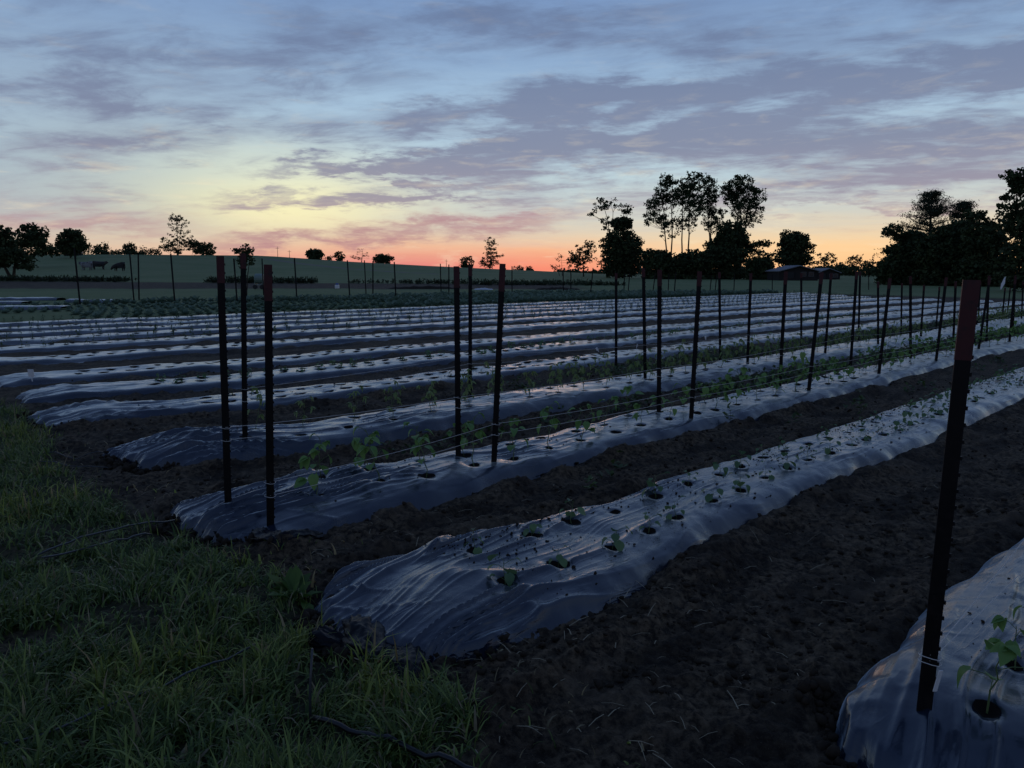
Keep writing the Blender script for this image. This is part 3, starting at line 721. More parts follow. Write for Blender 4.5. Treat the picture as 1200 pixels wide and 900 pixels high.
def make_plant(kind, hgt, nl, merged, seed, name):
    R = random.Random(seed); mb = MB()
    pts = []; x = y = 0.
    nseg = 6
    for i in range(nseg+1):
        t = i/nseg; pts.append((x, y, hgt*t)); x += R.uniform(-.012, .012)*hgt/.2; y += R.uniform(-.012, .012)*hgt/.2
    mb.tube(pts, [.0028*(1-.55*i/nseg)*(1.1 if hgt > .2 else 1) for i in range(nseg+1)], 5)
    leaves = []
    for k in range(nl):
        t = .25+.75*(k+.5)/nl if kind != 'squash' else .1+.9*(k+.5)/nl; i = min(int(t*nseg), nseg-1); f = t*nseg-i
        p = Vector(pts[i]).lerp(Vector(pts[i+1]), f); a = k*2.4+R.uniform(-.5, .5); pl = R.uniform(.03, .07)*(1 if kind != 'pepper' else .4)
        e = p+Vector((math.cos(a)*pl, math.sin(a)*pl, pl*R.uniform(.2, .9)))
        mb.tube([p, p.lerp(e, .5)+Vector((0, 0, .006)), e], .0013, 4)
        mats_ = 3 if kind == 'bean' and R.random() < .5 else (4 if kind == 'tomato' else 1)
        for q in range(mats_):
            da = (q-(mats_-1)/2)*(.9 if kind == 'bean' else .8)
            sc = R.uniform(.75, 1.15)*(1 if mats_ == 1 else (.8 if kind == 'bean' else .85))
            Mx = Matrix.Translation(e) @ Matrix.Rotation(a+da-math.pi/2, 4, 'Z') @ Matrix.Rotation(R.uniform(-.9, .25), 4, 'X') @ Matrix.Rotation(R.uniform(-.4, .4), 4, 'Y') @ Matrix.Scale(sc, 4)
            leaves.append((R.choice(LM[kind]), Mx))
    if not merged:
        root = mb.build(name, M_stem)
        for me, Mx in leaves:
            o = bpy.data.objects.new('leaf', me); COL.objects.link(o); o.parent = root; o.matrix_local = Mx
        return root
    nst = len(mb.f)
    for me, Mx in leaves: mb.addv([Mx @ v.co for v in me.vertices], [tuple(p.vertices) for p in me.polygons])
    o = link_mesh(name, mb.v, mb.f, None, mats=[M_stem, LM[kind][0].materials[0]])
    for i, p in enumerate(o.data.polygons): p.material_index = 0 if i < nst else 1
    return o
def drop(o):
    for c in list(o.children): bpy.data.objects.remove(c)
    bpy.data.objects.remove(o)
SPEC = {'bean': ('bean_seedling', (.22, .17, .26), (5, 4, 6)), 'tomato': ('tomato_seedling', (.27, .32, .22), (6, 7, 5)), 'squash': ('squash_seedling', (.10, .13, .16), (5, 6, 5)), 'pepper': ('pepper_seedling', (.20, .17, .24), (7, 6, 8))}
PROTO = {}
for kd, (nm, hs, ls) in SPEC.items():
    for q in range(3):
        if kd != 'pepper': PROTO[kd, 0, q] = make_plant(kd, hs[q], ls[q], False, q*7+3, nm)
        PROTO[kd, 1, q] = make_plant(kd, hs[q], ls[q]+2, True, q*7+4, nm)
used = set()
def put_plant(kd, near_, x, y, z, sc, label, group, lean=.12):
    key = (kd, 0 if near_ else 1, random.randrange(3)); p = PROTO[key]
    o = copy_tree(p); o.location = (x, y, z); o.scale = (sc,)*3; o.rotation_euler = (random.uniform(-lean, lean), random.uniform(-lean, lean), random.uniform(0, 6.28))
    return tag(o, label, 'seedling', group)
PL = {0: ('bean', 'leafy bean seedlings of the nearest bed', 'leafy seedling in the nearest bed, behind the tagged stake'),
      1: ('squash', 'round-leaved seedlings of the wrinkled bed', 'small round-leaved seedling in a hole of the wrinkled front bed'),
      2: ('bean', 'bean seedlings of the nearer twined bed', 'broad-leaved green seedling on the nearer twined bed, below the string'),
      3: ('tomato', 'lanky seedlings of the farther twined bed', 'lanky fine-leaved seedling on the farther twined bed'),
      5: ('squash', 'tiny plants of the second unstaked bed', 'tiny dark plant in the second bed behind the twined ones')}
NAMED = {0: ('leafy seedling', 'the corner bed'), 1: ('round-leaved seedling', 'the wrinkled front bed'), 2: ('broad-leaved seedling', 'the nearer twined bed'), 3: ('lanky seedling', 'the farther twined bed')}
for k, (kd, grp, lab) in PL.items():
    row = ROWS[k]; cnt = 0; nc_ = [0, 0]
    for (hu, ho, hr, li) in sorted(HOLES[k]):
        if k == 1 and (hu < row[3]+.75 or random.random() < (.15 if li else .05)): continue
        if k == 2 and hu < row[3]+.75: continue
        if k in (2, 3) and random.random() < .12: continue
        if k == 5 and random.random() < .45: continue
        if k == 3 and hu < row[3]+1.1: continue
        if hu > row[3]+(26 if k != 0 else 8) or cnt > 130: break
        x, y, z = [float(a) for a in bed_xyz(k, hu, ho)]
        r = math.hypot(x, y)
        if k == 0 and r > 8: break
        sc = random.uniform(.75, 1.2)*{0: 1.2, 1: .8, 2: 1.25, 3: 1.15, 5: .8}[k]
        nc_[li] += 1; line = 'far' if (li == 1) != (k == 0) else 'near'
        if k in NAMED and nc_[li] <= 45: lb = '%s %s from the left, %s line of %s' % (nth(nc_[li]-1), NAMED[k][0], line, NAMED[k][1]); gp = grp
        else: lb, gp = (NAMED[k][0]+' growing far to the right on '+NAMED[k][1] if k in NAMED else lab), grp
        put_plant(kd, r < 7.5, x, y, z+.005, sc, lb, gp); cnt += 1
# tall weed-like seedlings on the far side of the front bed
for (px, py, s_) in [(735, 500, .9), (685, 640, .6), (877, 555, .8)]: pass
# upright young plants on the far beds: the 300 nearest one by one, the rest as one mass
cand = []
for k in (8, 9, 10, 11, 12):
    for (hu, ho, hr, li) in HOLES[k]:
        x, y = uv2xy(hu, ROWS[k][0]+ho); 
        if abs(math.atan2(x, y)) < .64: cand.append((math.hypot(x, y), k, hu, ho))
for k in (4, 6, 7):
    for (hu, ho, hr, li) in HOLES[k]:
        if random.random() < (.10 if k != 7 else .12):
            x, y = uv2xy(hu, ROWS[k][0]+ho)
            if abs(math.atan2(x, y)) < .64: cand.append((math.hypot(x, y), k, hu, ho))
cand.sort(); mass = []
for n_, (r, k, hu, ho) in enumerate(cand):
    x, y, z = [float(a) for a in bed_xyz(k, hu, ho)]; sc = random.uniform(.7, 1.15)*(1. if k >= 8 else .55)
    if n_ < 300: put_plant('pepper', False, x, y, z, sc, 'small upright plant growing on the unstaked beds behind the twined ones', 'young plants on the unstaked beds', .06)
    else: mass.append((x, y, z, sc))
if mass:
    arr = []; pm = PROTO['pepper', 1, 0].data; pv_ = np.array([v.co[:] for v in pm.vertices]); pf = [tuple(p.vertices) for p in pm.polygons]; mb = MB()
    pf_ok = [f for f in pf]; vs_ = []; fs_ = []; kk = 0
    for (x, y, z, sc) in mass:
        a = random.uniform(0, 6.28); c, s = math.cos(a)*sc, math.sin(a)*sc
        vs_.append(np.stack([pv_[:, 0]*c-pv_[:, 1]*s+x, pv_[:, 0]*s+pv_[:, 1]*c+y, pv_[:, 2]*sc+z], -1)); fs_ += [tuple(i+kk for i in f) for f in pf_ok]; kk += len(pv_)
    o = link_mesh('young_plants', np.vstack(vs_), fs_, M_pep); tag(o, 'rows of tiny upright plants on the farthest film strips', kind='stuff')
for key, p in PROTO.items(): drop(p)

# ------------------------------------------------------------------ leafy crops and weeds made of many leaf faces
def leaf_cloud(P, N, size, tintlo, tinthi, up=.5, aspect=.5):
    """N leaves per point: random quads; returns V, F, colours"""
    n = len(P)*N; c = np.repeat(P, N, 0)
    a = rng.uniform(0, 2*math.pi, n); el_ = rng.uniform(-.2, 1.3, n)*up+rng.normal(0, .25, n)
    d = np.stack([np.cos(a)*np.cos(el_), np.sin(a)*np.cos(el_), np.sin(el_)], -1)
    sd = np.stack([-np.sin(a), np.cos(a), rng.normal(0, .35, n)], -1); sd /= np.linalg.norm(sd, axis=1)[:, None]
    s = (size*rng.uniform(.55, 1.3, n))[:, None]
    p0 = c; p2 = c+d*s; mid = c+d*s*.55+np.array([0, 0, .12])*s; p1 = mid+sd*s*aspect*.5; p3 = mid-sd*s*aspect*.5
    V = np.stack([p0, p1, p2, p3], 1).reshape(-1, 3); Fq = np.arange(4*n).reshape(-1, 4)
    t = rng.random(n)[:, None]; colr = np.array(tintlo)*(1-t)+np.array(tinthi)*t
    return V, Fq, np.repeat(colr, 4, 0)
# weeds in the furrows between the twined beds and behind them
pts = []
for (v0, v1, u0, u1, n) in [(4.9, 5.35, 8, 34, 900), (6.75, 7.5, 6.5, 38, 1200), (3.3, 3.6, 4, 20, 25), (5.0, 5.3, 3, 7, 25)]:
    u = rng.uniform(u0, u1, n); v = rng.uniform(v0, v1, n); k_ = fbm(u*.8, v*2, 2) > -.35 if n > 100 else np.ones(n, bool)
    x, y = uv2xy(u[k_], v[k_]); z = ground_z(x, y)
    for dz_ in (.02, .05, .10): pts.append(np.stack([x+rng.normal(0, .04, len(x)), y+rng.normal(0, .04, len(x)), z+dz_*rng.uniform(.4, 1.3, len(x))], -1))
Vw, Fw, Cw = leaf_cloud(np.vstack(pts), 3, .065, (.03, .055, .02), (.08, .12, .035), .5, .6)
o = link_mesh('weeds', Vw, Fw, M_weed, colors=Cw); tag(o, 'low green weeds growing in the furrows between the twined beds', kind='stuff')
# cabbage rows: nearest 300 singly
def cabbage_mesh(seed):
    R = random.Random(seed); mb = MB()
    for k in range(11):
        a = k*2.4+R.uniform(-.3, .3); e = .2+.9*(k/11); L = R.uniform(.20, .30); wd = L*.75
        Mx = Matrix.Rotation(a, 4, 'Z') @ Matrix.Rotation(e, 4, 'X')
        vs = [(-.02, 0, 0), (.02, 0, 0), (wd/2, L*.5, .03), (wd*.3, L*.95, -.01), (0, L*1.02, -.03), (-wd*.3, L*.95, -.01), (-wd/2, L*.5, .03), (0, L*.5, -.02)]
        mb.addv([Mx @ Vector(v) for v in vs], [(0, 1, 2, 7), (7, 2, 3, 4), (7, 4, 5, 6), (0, 7, 6)])
    return mb
cm = []
for q in range(4):
    o = cabbage_mesh(q).build('cabbage_plant', M_cab); cm.append(o)
cc = []
for r_i, v in enumerate([27.9, 29.2, 30.6, 32., 33.6, 35.4, 37.4, 39.6]):
    u = -12.
    while u < 62:
        x, y = uv2xy(u, v+random.uniform(-.1, .1)); 
        ppx = 600+F*x/(y*math.cos(PITCH)+H*math.sin(PITCH))
        if ppx < 85 and v < 33: u += .42; continue
        if abs(math.atan2(x, y)) < .64 and y < 57: cc.append((math.hypot(x, y), x, y))
        u += .42
cc.sort(); first = True
for n_, (r, x, y) in enumerate(cc[:300]):
    o = cm[n_] if n_ < 4 else cm[n_ % 4].copy()
    if n_ >= 4: COL.objects.link(o)
    o.location = (x, y, float(ground_z(x, y))); sc = random.uniform(.7, 1.3)*(.75 if x < -6 else 1); o.scale = (sc, sc, sc*random.uniform(.8, 1.3)); o.rotation_euler.z = random.uniform(0, 6.28)
    tag(o, 'leafy blue-green crop plant in the dense rows below the hill', 'crop plant', 'leafy crop rows beyond the film beds')
vs_ = []; fs_ = []; kk = 0
base_ = [(np.array([v.co[:] for v in c.data.vertices]), [tuple(p.vertices) for p in c.data.polygons]) for c in cm]
for n_, (r, x, y) in enumerate(cc[300:]):
    pvx, pf = base_[n_ % 4]; a = random.uniform(0, 6.28); sc = random.uniform(.8, 1.35); c, s = math.cos(a)*sc, math.sin(a)*sc
    vs_.append(np.stack([pvx[:, 0]*c-pvx[:, 1]*s+x, pvx[:, 0]*s+pvx[:, 1]*c+y, pvx[:, 2]*sc*1.2+float(ground_z(x, y))], -1)); fs_ += [tuple(i+kk for i in f) for f in pf]; kk += len(pvx)
tag(link_mesh('leafy_crops', np.vstack(vs_), fs_, M_cab), 'dense leafy crop rows in a dark band under the hill', kind='stuff')
# pale film strips showing between the far crops
def strip(lab, x0, x1, y, wpx):
    (ax, ay), (bx, by) = G(x0, y), G(x1, y-.0); n = 60; mb = MB(); t = np.linspace(0, 1, n); wd = wpx
    X = ax+(bx-ax)*t; Y = ay+(by-ay)*t; vs = []
    for i in range(n):
        for q, hz in ((-.5, .0), (-.36, .13), (0, .16), (.36, .13), (.5, .0)): vs.append((X[i], Y[i]+q*wd, hz+.03*float(vnoise(X[i]*2, q*3.))+float(terrain(X[i], Y[i]))))
    fs = [(i*5+j, i*5+j+1, i*5+j+6, i*5+j+5) for i in range(n-1) for j in range(4)]
    mb.addv(vs, fs); o = mb.build('mulch_film', M_film, smooth=True); tag(o, lab, 'plastic mulch bed', 'plastic covered planting beds')
strip('pale film strip at the far left edge, behind the leafy crops', -60, 32, 356.5, 1.0)
strip('pale film strip right of the leaning far stake, amid leafy crops', 82, 136, 354.3, 1.0)
strip('pale film strip at the far left, nearest of the short ones', -60, 78, 362.5, 1.0)
strip('thin film strip just before the grass at the far left', -60, 72, 351.8, 1.0)
# rough growth at the foot of the hill
pts = []
for (x0, x1, yy, n, hh) in [(-62, -44, 86, 420, .9), (-34, -22, 84, 360, 1.0), (-18, -6, 84, 60, .6), (-120, -60, 88, 420, .9), (-12, 10, 84, 200, .7), (-4, 12, 80, 200, .35)]:
    x = rng.uniform(x0, x1, n); y = yy+rng.normal(0, .9, n); z = terrain(x, y)
    for s in (.15, .45, .8): pts.append(np.stack([x, y, z+s*hh*.65*rng.uniform(.2, 1, n)], -1))
Vw, Fw, Cw = leaf_cloud(np.vstack(pts), 4, .34, (.03, .045, .02), (.05, .07, .03), 1., .3)
o = link_mesh('rough_scrub', Vw, Fw, M_weed, colors=Cw); tag(o, 'rough dark scrub along the foot of the pasture hill', kind='stuff')

# ------------------------------------------------------------------ headland grass, real blades
def grass():
    n = 350000
    r = 1.55+rng.random(n)**1.25*9.5; a = rng.uniform(-.68, .30, n); x = r*np.sin(a); y = r*np.cos(a)
    dn = grass_density(x, y); tuft = sm(fbm(x*5.5, y*5.5, 2), -.35, .25)
    p = dn*(.25+.75*tuft)*np.clip(1.25-r/12, .35, 1)
    ok = rng.random(n) < p
    x, y, tuft, r = x[ok], y[ok], tuft[ok], r[ok]
    # sparse strays on the soil fringe
    m = 2600; r2 = 1.8+rng.random(m)*7; a2 = rng.uniform(-.64, .2, m); x2 = r2*np.sin(a2); y2 = r2*np.cos(a2); u2, v2 = xy2uv(x2, y2)
    d2 = u2-grass_edge(v2); k2 = (d2 > -.2) & (d2 < .35+.25*rng.random(m)) & (v2 > 1.2)
    x = np.concatenate([x, x2[k2]]); y = np.concatenate([y, y2[k2]]); tuft = np.concatenate([tuft, np.zeros(k2.sum())]); stray = np.concatenate([np.zeros(len(r)), np.ones(k2.sum())])
    n = len(x); z = ground_z(x, y)-.005
    L = (.035+.08*rng.random(n))*(.65+.6*tuft); L[rng.random(n) < .05] *= 1.7
    th = rng.uniform(0, 2*math.pi, n)*.55+2.2*fbm(x*3, y*3, 2)+rng.normal(0, .8, n); lean = np.clip(rng.normal(1.05, .38, n), .1, 1.8)
    wd = .0022+.0058*rng.random(n)**2.2
    dh = np.stack([np.cos(th), np.sin(th), 0*th], -1); sd = np.stack([-np.sin(th), np.cos(th), 0*th], -1)
    P = np.stack([x, y, z], -1); lv = []
    cur = P.copy(); ang = np.clip(lean*.35, 0, 1.5)
    segs = 3
    for s in range(segs+1):
        w_ = (wd*(1-(s/segs)**1.6*.9))[:, None]
        lv.append((cur-sd*w_, cur+sd*w_))
        st = (L/segs)[:, None]*(dh*np.sin(ang)[:, None]+np.array([0, 0, 1])*np.cos(ang)[:, None]); cur = cur+st; ang = np.clip(ang+lean*.55, 0, 2.3)
    VV = np.stack([q for pr in lv for q in pr], 1)        # n, 8, 3
    VV[:, :, 2] = np.maximum(VV[:, :, 2], z[:, None]+.004)
    k = VV.shape[1]; b = (np.arange(n)*k)[:, None]
    FF = np.concatenate([b+np.array([[2*s, 2*s+1, 2*s+3, 2*s+2]]) for s in range(segs)], 0)
    t = (rng.random(n)**1.8)[:, None]; lo = np.array([.042, .082, .014]); hi = np.array([.24, .31, .075])
    col = lo*(1-t)+hi*t; dry = (rng.random(n) < .09+.5*stray)[:, None]; col = np.where(dry, np.array([.30, .25, .14])*(.5+.7*t), col)
    yel = sm(fbm(x*1.6+4, y*1.6, 2), .05, .4)[:, None]; col = col*(1+yel*np.array([.45, .25, -.1]))
    o = link_mesh('grass', VV.reshape(-1, 3), FF, M_grass, colors=np.repeat(col, k, 0)); tag(o, 'matted green grass on the headland at the bottom left', kind='stuff')
grass()
# dry straws, drip tapes, hose
def straw(lab, pts, r=.002, m_=M_straw, name='dry_stalk', cat='stalk', grp='dry stalks by the bunched film'):
    mb = MB(); P = [Vector((*G(a, b, c), c)) for a, b, c in pts]; mb.tube(P, r, 5, True); return tag(mb.build(name, m_, smooth=True), lab, cat, grp)
SL = ['behind the grey tube', 'just right of the first one', 'nearest the tube', 'at the soil edge, rightmost', 'beside the dark bunch, leftmost', 'leaning right']
for q, (a, b, dx_, h) in enumerate([(432, 792, 3, .09), (455, 790, 2, .1), (398, 785, -8, .08), (512, 800, -6, .1), (362, 770, 8, .06), (410, 775, 10, .07)]):
    straw('thin dry stalk by the bunched film, '+SL[q], [(a, b, 0), (a+dx_*.5, b-4, h*.5), (a+dx_, b-2, h)], .0026)
def lying(lab, pix, r, m_, name, cat, lift=.03):
    P = []
    pix = [(pix[i][0]+(pix[i+1][0]-pix[i][0])*t, pix[i][1]+(pix[i+1][1]-pix[i][1])*t) for i in range(len(pix)-1) for t in (0, .25, .5, .75)]+[pix[-1]]
    for i, (a, b) in enumerate(pix):
        x, y = G(a, b); P.append((x, y, float(ground_z(x, y))+lift+.003*math.sin(i*1.3)))
    mb = MB(); mb.tube(P, r, 6); return tag(mb.build(name, m_, smooth=True), lab, cat)
lying('dark drip tape lying in the grass toward the bottom left corner', [(-20, 902), (90, 860), (170, 825), (235, 795), (300, 770)], .004, M_tape, 'drip_tape', 'drip tape', .05)
lying('upper dark drip tape lying beside the nearer twined bed end', [(45, 658), (95, 640), (150, 625), (205, 612)], .005, M_tape, 'drip_tape', 'drip tape', .05)
lying('lower dark drip tape lying beside the nearer twined bed end', [(50, 664), (100, 650), (150, 640), (178, 632)], .005, M_tape, 'drip_tape', 'drip tape', .05)
lying('thin dark line across the soil left of the farther twined bed', [(40, 532), (90, 533), (140, 530), (175, 524)], .004, M_tape, 'drip_tape', 'drip tape', .02)
lying('dark thin line on the soil below the farther twined bed end', [(20, 543), (80, 545), (130, 542)], .004, M_tape, 'drip_tape', 'drip tape', .02)
lying('thick black hose lying in the grass at the bottom centre', [(366, 858), (410, 873), (455, 886), (500, 900), (560, 915)], .009, M_hose, 'hose', 'hose', .05)
mb = MB(); x, y = G(364, 858); T_ = AT(366, 760, y+.02); mb.tube([(x, y, .03), ((x+T_[0])/2-.004, y+.01, T_[2]*.55), (T_[0], T_[1], T_[2])], [.005, .0048, .004], 6)
tag(mb.build('plastic_tube', M_tape, smooth=True), 'thin upright grey tube rising from the end of the black hose', 'tube')
# scattered dry litter
def litter():
    n = 1500; r = 1.8+rng.random(n)**1.3*7; a = rng.uniform(-.62, .6, n); x = r*np.sin(a); y = r*np.cos(a); u, v = xy2uv(x, y)
    ok = (u > grass_edge(v)-.25) & (rng.random(n) < np.clip(1.1-(u-grass_edge(v))*.35, .12, 1))
    for row in ROWS[:6]: ok &= ~((np.abs(v-row_centre(row, u)) < row[1]+.12) & (u > row[3]-.1))
    x, y = x[ok], y[ok]; n = len(x); z = ground_z(x, y)+.006; L = rng.uniform(.02, .11, n); th = rng.uniform(0, 6.28, n); tl = rng.normal(0, .22, n)
    d = np.stack([np.cos(th)*np.cos(tl), np.sin(th)*np.cos(tl), np.abs(np.sin(tl))], -1); sd = np.stack([-np.sin(th), np.cos(th), 0*th], -1)*rng.uniform(.0008, .0024, n)[:, None]
    P = np.stack([x, y, z], -1); mid = P+d*L[:, None]*.5+np.array([0, 0, .006]); E_ = P+d*L[:, None]
    VV = np.stack([P-sd, P+sd, mid+sd, mid-sd, E_+sd*.6, E_-sd*.6], 1); b = (np.arange(n)*6)[:, None]
    FF = np.concatenate([b+np.array([[0, 1, 2, 3]]), b+np.array([[3, 2, 4, 5]])], 0)
    tag(link_mesh('straw_litter', VV.reshape(-1, 3), FF, M_straw), 'bits of dry straw strewn over the bare soil', kind='stuff')
litter()
# broad dock weed at the grass edge
x, y = G(345, 705); P = np.array([[x+rng.normal(0, .03), y+rng.normal(0, .03), float(ground_z(x, y))+.01] for _ in range(7)])
Vw, Fw, Cw = leaf_cloud(P, 4, .13, (.05, .10, .02), (.09, .16, .03), .9, .42)
o = link_mesh('dock_weed', Vw, Fw, M_weed, colors=Cw); tag(o, 'clump of broad leaves left of the wrinkled bed end, at the grass edge', 'weed')
# loose weeds poking from the nearest furrow and between beds
for q, (a, b, s) in enumerate([(800, 505, .8), (745, 500, .6), (678, 528, .5), (905, 470, .8), (855, 498, .7), (1008, 490, .9), (690, 585, .5)]):
    x, y = G(a, b); P = np.array([[x+rng.normal(0, .02), y+rng.normal(0, .02), float(ground_z(x, y))+rng.uniform(.02, .2)*s] for _ in range(7)])
    Vw, Fw, Cw = leaf_cloud(P, 2, .06, (.05, .09, .03), (.10, .15, .05), .5, .6)
    stem = MB(); stem.tube([(x, y, float(ground_z(x, y))-.01), (x+.01, y, .1*s), (x, y+.01, .2*s)], .002, 4)
    k = len(Vw); VV = np.vstack([Vw, np.array(stem.v)]); CC = np.vstack([Cw, np.full((len(stem.v), 3), .09)])
    o = link_mesh('weed', VV, [tuple(f) for f in Fw]+[tuple(i+k for i in f) for f in stem.f], M_weed, colors=CC)
    tag(o, 'loose leafy weed in the furrow behind the wrinkled front bed, %s from the left' % ['fifth', 'third', 'first', 'sixth', 'fourth', 'rightmost', 'second'][q], 'weed', 'weeds in the nearest furrows')
for q, (a, b, lab) in enumerate([(38, 450, 'small white marker at the left end of the second unstaked bed'), (746, 409, 'white plant marker on the first unstaked bed, left of centre stake'), (827, 399, 'white plant marker on the first unstaked bed, right of the grove'), (701, 413, 'faint white marker at the edge of the first unstaked bed')]):
    x, y = G(a, b, .05); mb = MB(); s = 1.5 if q == 0 else .8
    mb.box((0, 0, .05*s), (.05*s, .006, .07*s)); mb.box((0, 0, .0), (.012, .005, .05*s)); o = mb.build('plant_marker', M_white, bevel=.001); o.location = (x, y, .08 if q else .12); o.rotation_euler = (.1, .2*q, q); tag(o, lab, 'marker')

# ------------------------------------------------------------------ trees
def tree(name, label, D, trunks, blobs, leaf=.38, N=26, mfo=None, group=None, tr=.16, seed=0, spread=.62, nbr=None):
    """trunks: list of (px, py_top, px_base); blobs: (px, py, rx_px, ry_px, clumps). All at depth ~D."""
    R = np.random.default_rng(seed+int(trunks[0][0])); rnd = random.Random(seed+int(trunks[0][0]))
    sc = D/870.
    bx = (trunks[0][2]-600)*sc*.989; bz = float(terrain(bx, D))
    t = empty(name, (bx, D, bz)); tag(t, label, 'tree', group)
    mb = MB(); tr_lines = []
    for (px, pt, pb) in trunks:
        X0 = (pb-600)*sc*.989-bx; T = AT(px, pt, D); X1 = T[0]-bx; Z1 = T[2]-bz
        n = 7; pts = []; yo = rnd.uniform(-1, 1)*.04*Z1
        for i in range(n+1):
            s = i/n; pts.append(Vector((X0+(X1-X0)*s+rnd.uniform(-.02, .02)*Z1*s, yo*s, Z1*s-(.3 if i == 0 else 0))))
        mb.tube(pts, [tr*(1-.82*i/n)*(1.25 if i == 0 else 1) for i in range(n+1)], 7); tr_lines.append(pts)
    if D > 190 and 'bare' not in name:
        lo = max(blobs, key=lambda q: q[1]); blobs = list(blobs)+[(trunks[0][2], lo[1]+lo[3]*.75, lo[2]*.8, max(3, lo[3]*.5), int(lo[4]*.5)+5)]
    C = []; airy = name == 'locust_tree'
    for (px, py, rx, ry, nc) in blobs:
        if airy: nc = int(nc*2.7); rx *= 1.22; ry *= 1.1
        c0 = AT(px, py, D); rxm, rzm = rx*sc, ry*sc
        q = R.normal(size=(nc, 3)); q /= np.linalg.norm(q, axis=1)[:, None]; q *= (R.random((nc, 1))**.42)
        c = np.array([c0[0]-bx, 0, c0[2]-bz])+q*np.array([rxm, max(rxm*.9, .4*rzm), rzm]); c[:, 2] = np.maximum(c[:, 2], .15)
        C.append(c)
        for e in c[::max(1, nc//(nbr or 9))]:
            e = Vector(e); best = min((p for L in tr_lines for p in L[1:]), key=lambda p: (Vector((p.x, p.y, p.z))-e).length+max(0, p.z-e.z)*1.2)
            m1 = best.lerp(e, .5)+Vector((0, 0, -.06*(e-best).length)); mb.tube([best, m1, e], [tr*.26, tr*.16, tr*.05], 5, False)
    mb.build('trunk', M_bark, t, smooth=True)
    inner = []
    for (px, py, rx, ry, nc) in blobs:
        if nc >= 44 and not airy and 'airy' not in label and N > 15:
            c0 = AT(px, py, D); m0 = nc*9; q = R.normal(size=(m0, 3)); q /= np.linalg.norm(q, axis=1)[:, None]; q *= (R.random((m0, 1))**.4)*.9
            q = np.array([c0[0]-bx, 0, c0[2]-bz])+q*np.array([rx*sc, rx*sc*.9, ry*sc]); inner.append(q[q[:, 2] > .1])
    C = np.vstack(C); n = len(C)
    leaf *= 1.45; cs = R.uniform(.5, 1.1, n)*spread*leaf*(1.5 if airy else 1.25)
    L = np.repeat(C, N, 0)+np.clip(R.normal(size=(n*N, 3)), -1.7, 1.7)*np.repeat(cs, N)[:, None]*np.array([1, 1, .7])
    m = len(L); a = R.normal(size=(m, 3)); a /= np.linalg.norm(a, axis=1)[:, None]; b = np.cross(a, R.normal(size=(m, 3))); b /= np.linalg.norm(b, axis=1)[:, None]
    s = (leaf*R.uniform(.5, 1.15, m))[:, None]
    if inner:
        I = np.vstack(inner); k = len(I); a2 = R.normal(size=(k, 3)); a2 /= np.linalg.norm(a2, axis=1)[:, None]; b2 = np.cross(a2, R.normal(size=(k, 3))); b2 /= np.linalg.norm(b2, axis=1)[:, None]
        L = np.vstack([L, I]); a = np.vstack([a, a2]); b = np.vstack([b, b2]); s = np.vstack([s, leaf*1.3*R.uniform(.7, 1.2, (k, 1))]); m = len(L)
    VV = np.stack([L-a*s*.5, L+b*s*.36, L+a*s*.5, L-b*s*.36], 1).reshape(-1, 3)
    link_mesh('crown', VV, np.arange(4*m).reshape(-1, 4), mfo or M_crown, t)
    return t
HG = 'trees along the hill crest'
tree('broadleaf_tree', 'spreading tree at the left edge with low branches over the pasture', 92, [(18, 296, 15), (-6, 290, 13)], [(10, 299, 30, 12, 60), (2, 280, 16, 18, 44), (-20, 280, 26, 22, 60), (30, 312, 16, 2.5, 14), (0, 311, 12, 3, 12)], .26, 24, tr=.22, seed=1)
tree('broadleaf_tree', 'rounded tree behind the spreading one at the far left', 150, [(37, 275, 38)], [(38, 275, 17, 15, 46), (46, 289, 15, 10, 34), (28, 288, 16, 11, 34), (58, 293, 9, 6, 14)], .4, 24, seed=2)
tree('broadleaf_tree', 'dark round tree on the hill above the leaning far stake', 200, [(84, 275, 84)], [(84, 282, 16, 15, 60), (76, 290, 13, 8, 30), (96, 290, 9, 6, 16)], .5, 26, seed=3)
tree('broadleaf_tree', 'low uneven tree on the crest right of the dark round tree', 235, [(120, 290, 120)], [(119, 293, 9, 6, 22), (124, 288, 3, 4, 5), (114, 290, 3, 3, 4)], .45, 14, seed=4)
tree('broadleaf_tree', 'small round lollipop tree on the crest above two thin stakes', 238, [(152, 288, 152)], [(152, 291, 6.5, 6.5, 26)], .45, 22, seed=5)
tree('poplar_tree', 'tall airy tree standing alone on the left hill crest', 236, [(208, 256, 209), (212, 262, 210)], [(208, 268, 15, 14, 42), (200, 285, 12, 10, 50), (217, 284, 12, 11, 54), (206, 256, 7, 6, 20), (194, 290, 7, 6, 20)], .34, 15, seed=6, spread=.6)
tree('shrub_tree', 'low dark bushy tree right of the tall airy crest tree', 234, [(237, 290, 238)], [(238, 291, 15, 6, 50), (230, 288, 7, 6, 16), (225, 284, 3, 3, 6)], .45, 22, seed=7)
tree('broadleaf_tree', 'dark bush-like tree on the crest, leftmost of the three small ones', 240, [(368, 296, 368)], [(368, 298, 10.5, 6.5, 44)], .45, 24, seed=8)
tree('broadleaf_tree', 'pair of tiny rounded treetops on the crest between bigger bushes', 245, [(397, 298, 398), (386, 302, 387)], [(397, 300, 7, 5, 22), (387, 303, 4, 2.5, 8)], .4, 22, seed=9)
tree('bare_tree', 'thin bare-topped tree on the crest behind a dark bush', 250, [(425, 295, 424)], [(417, 302, 6, 4.5, 18), (425, 298, 10, 7, 16)], .26, 7, seed=10, nbr=16)
tree('broadleaf_tree', 'wide low dark tree on the crest, rightmost before the slope falls', 245, [(449, 302, 449)], [(449, 303, 12, 4.5, 44)], .42, 24, seed=11)
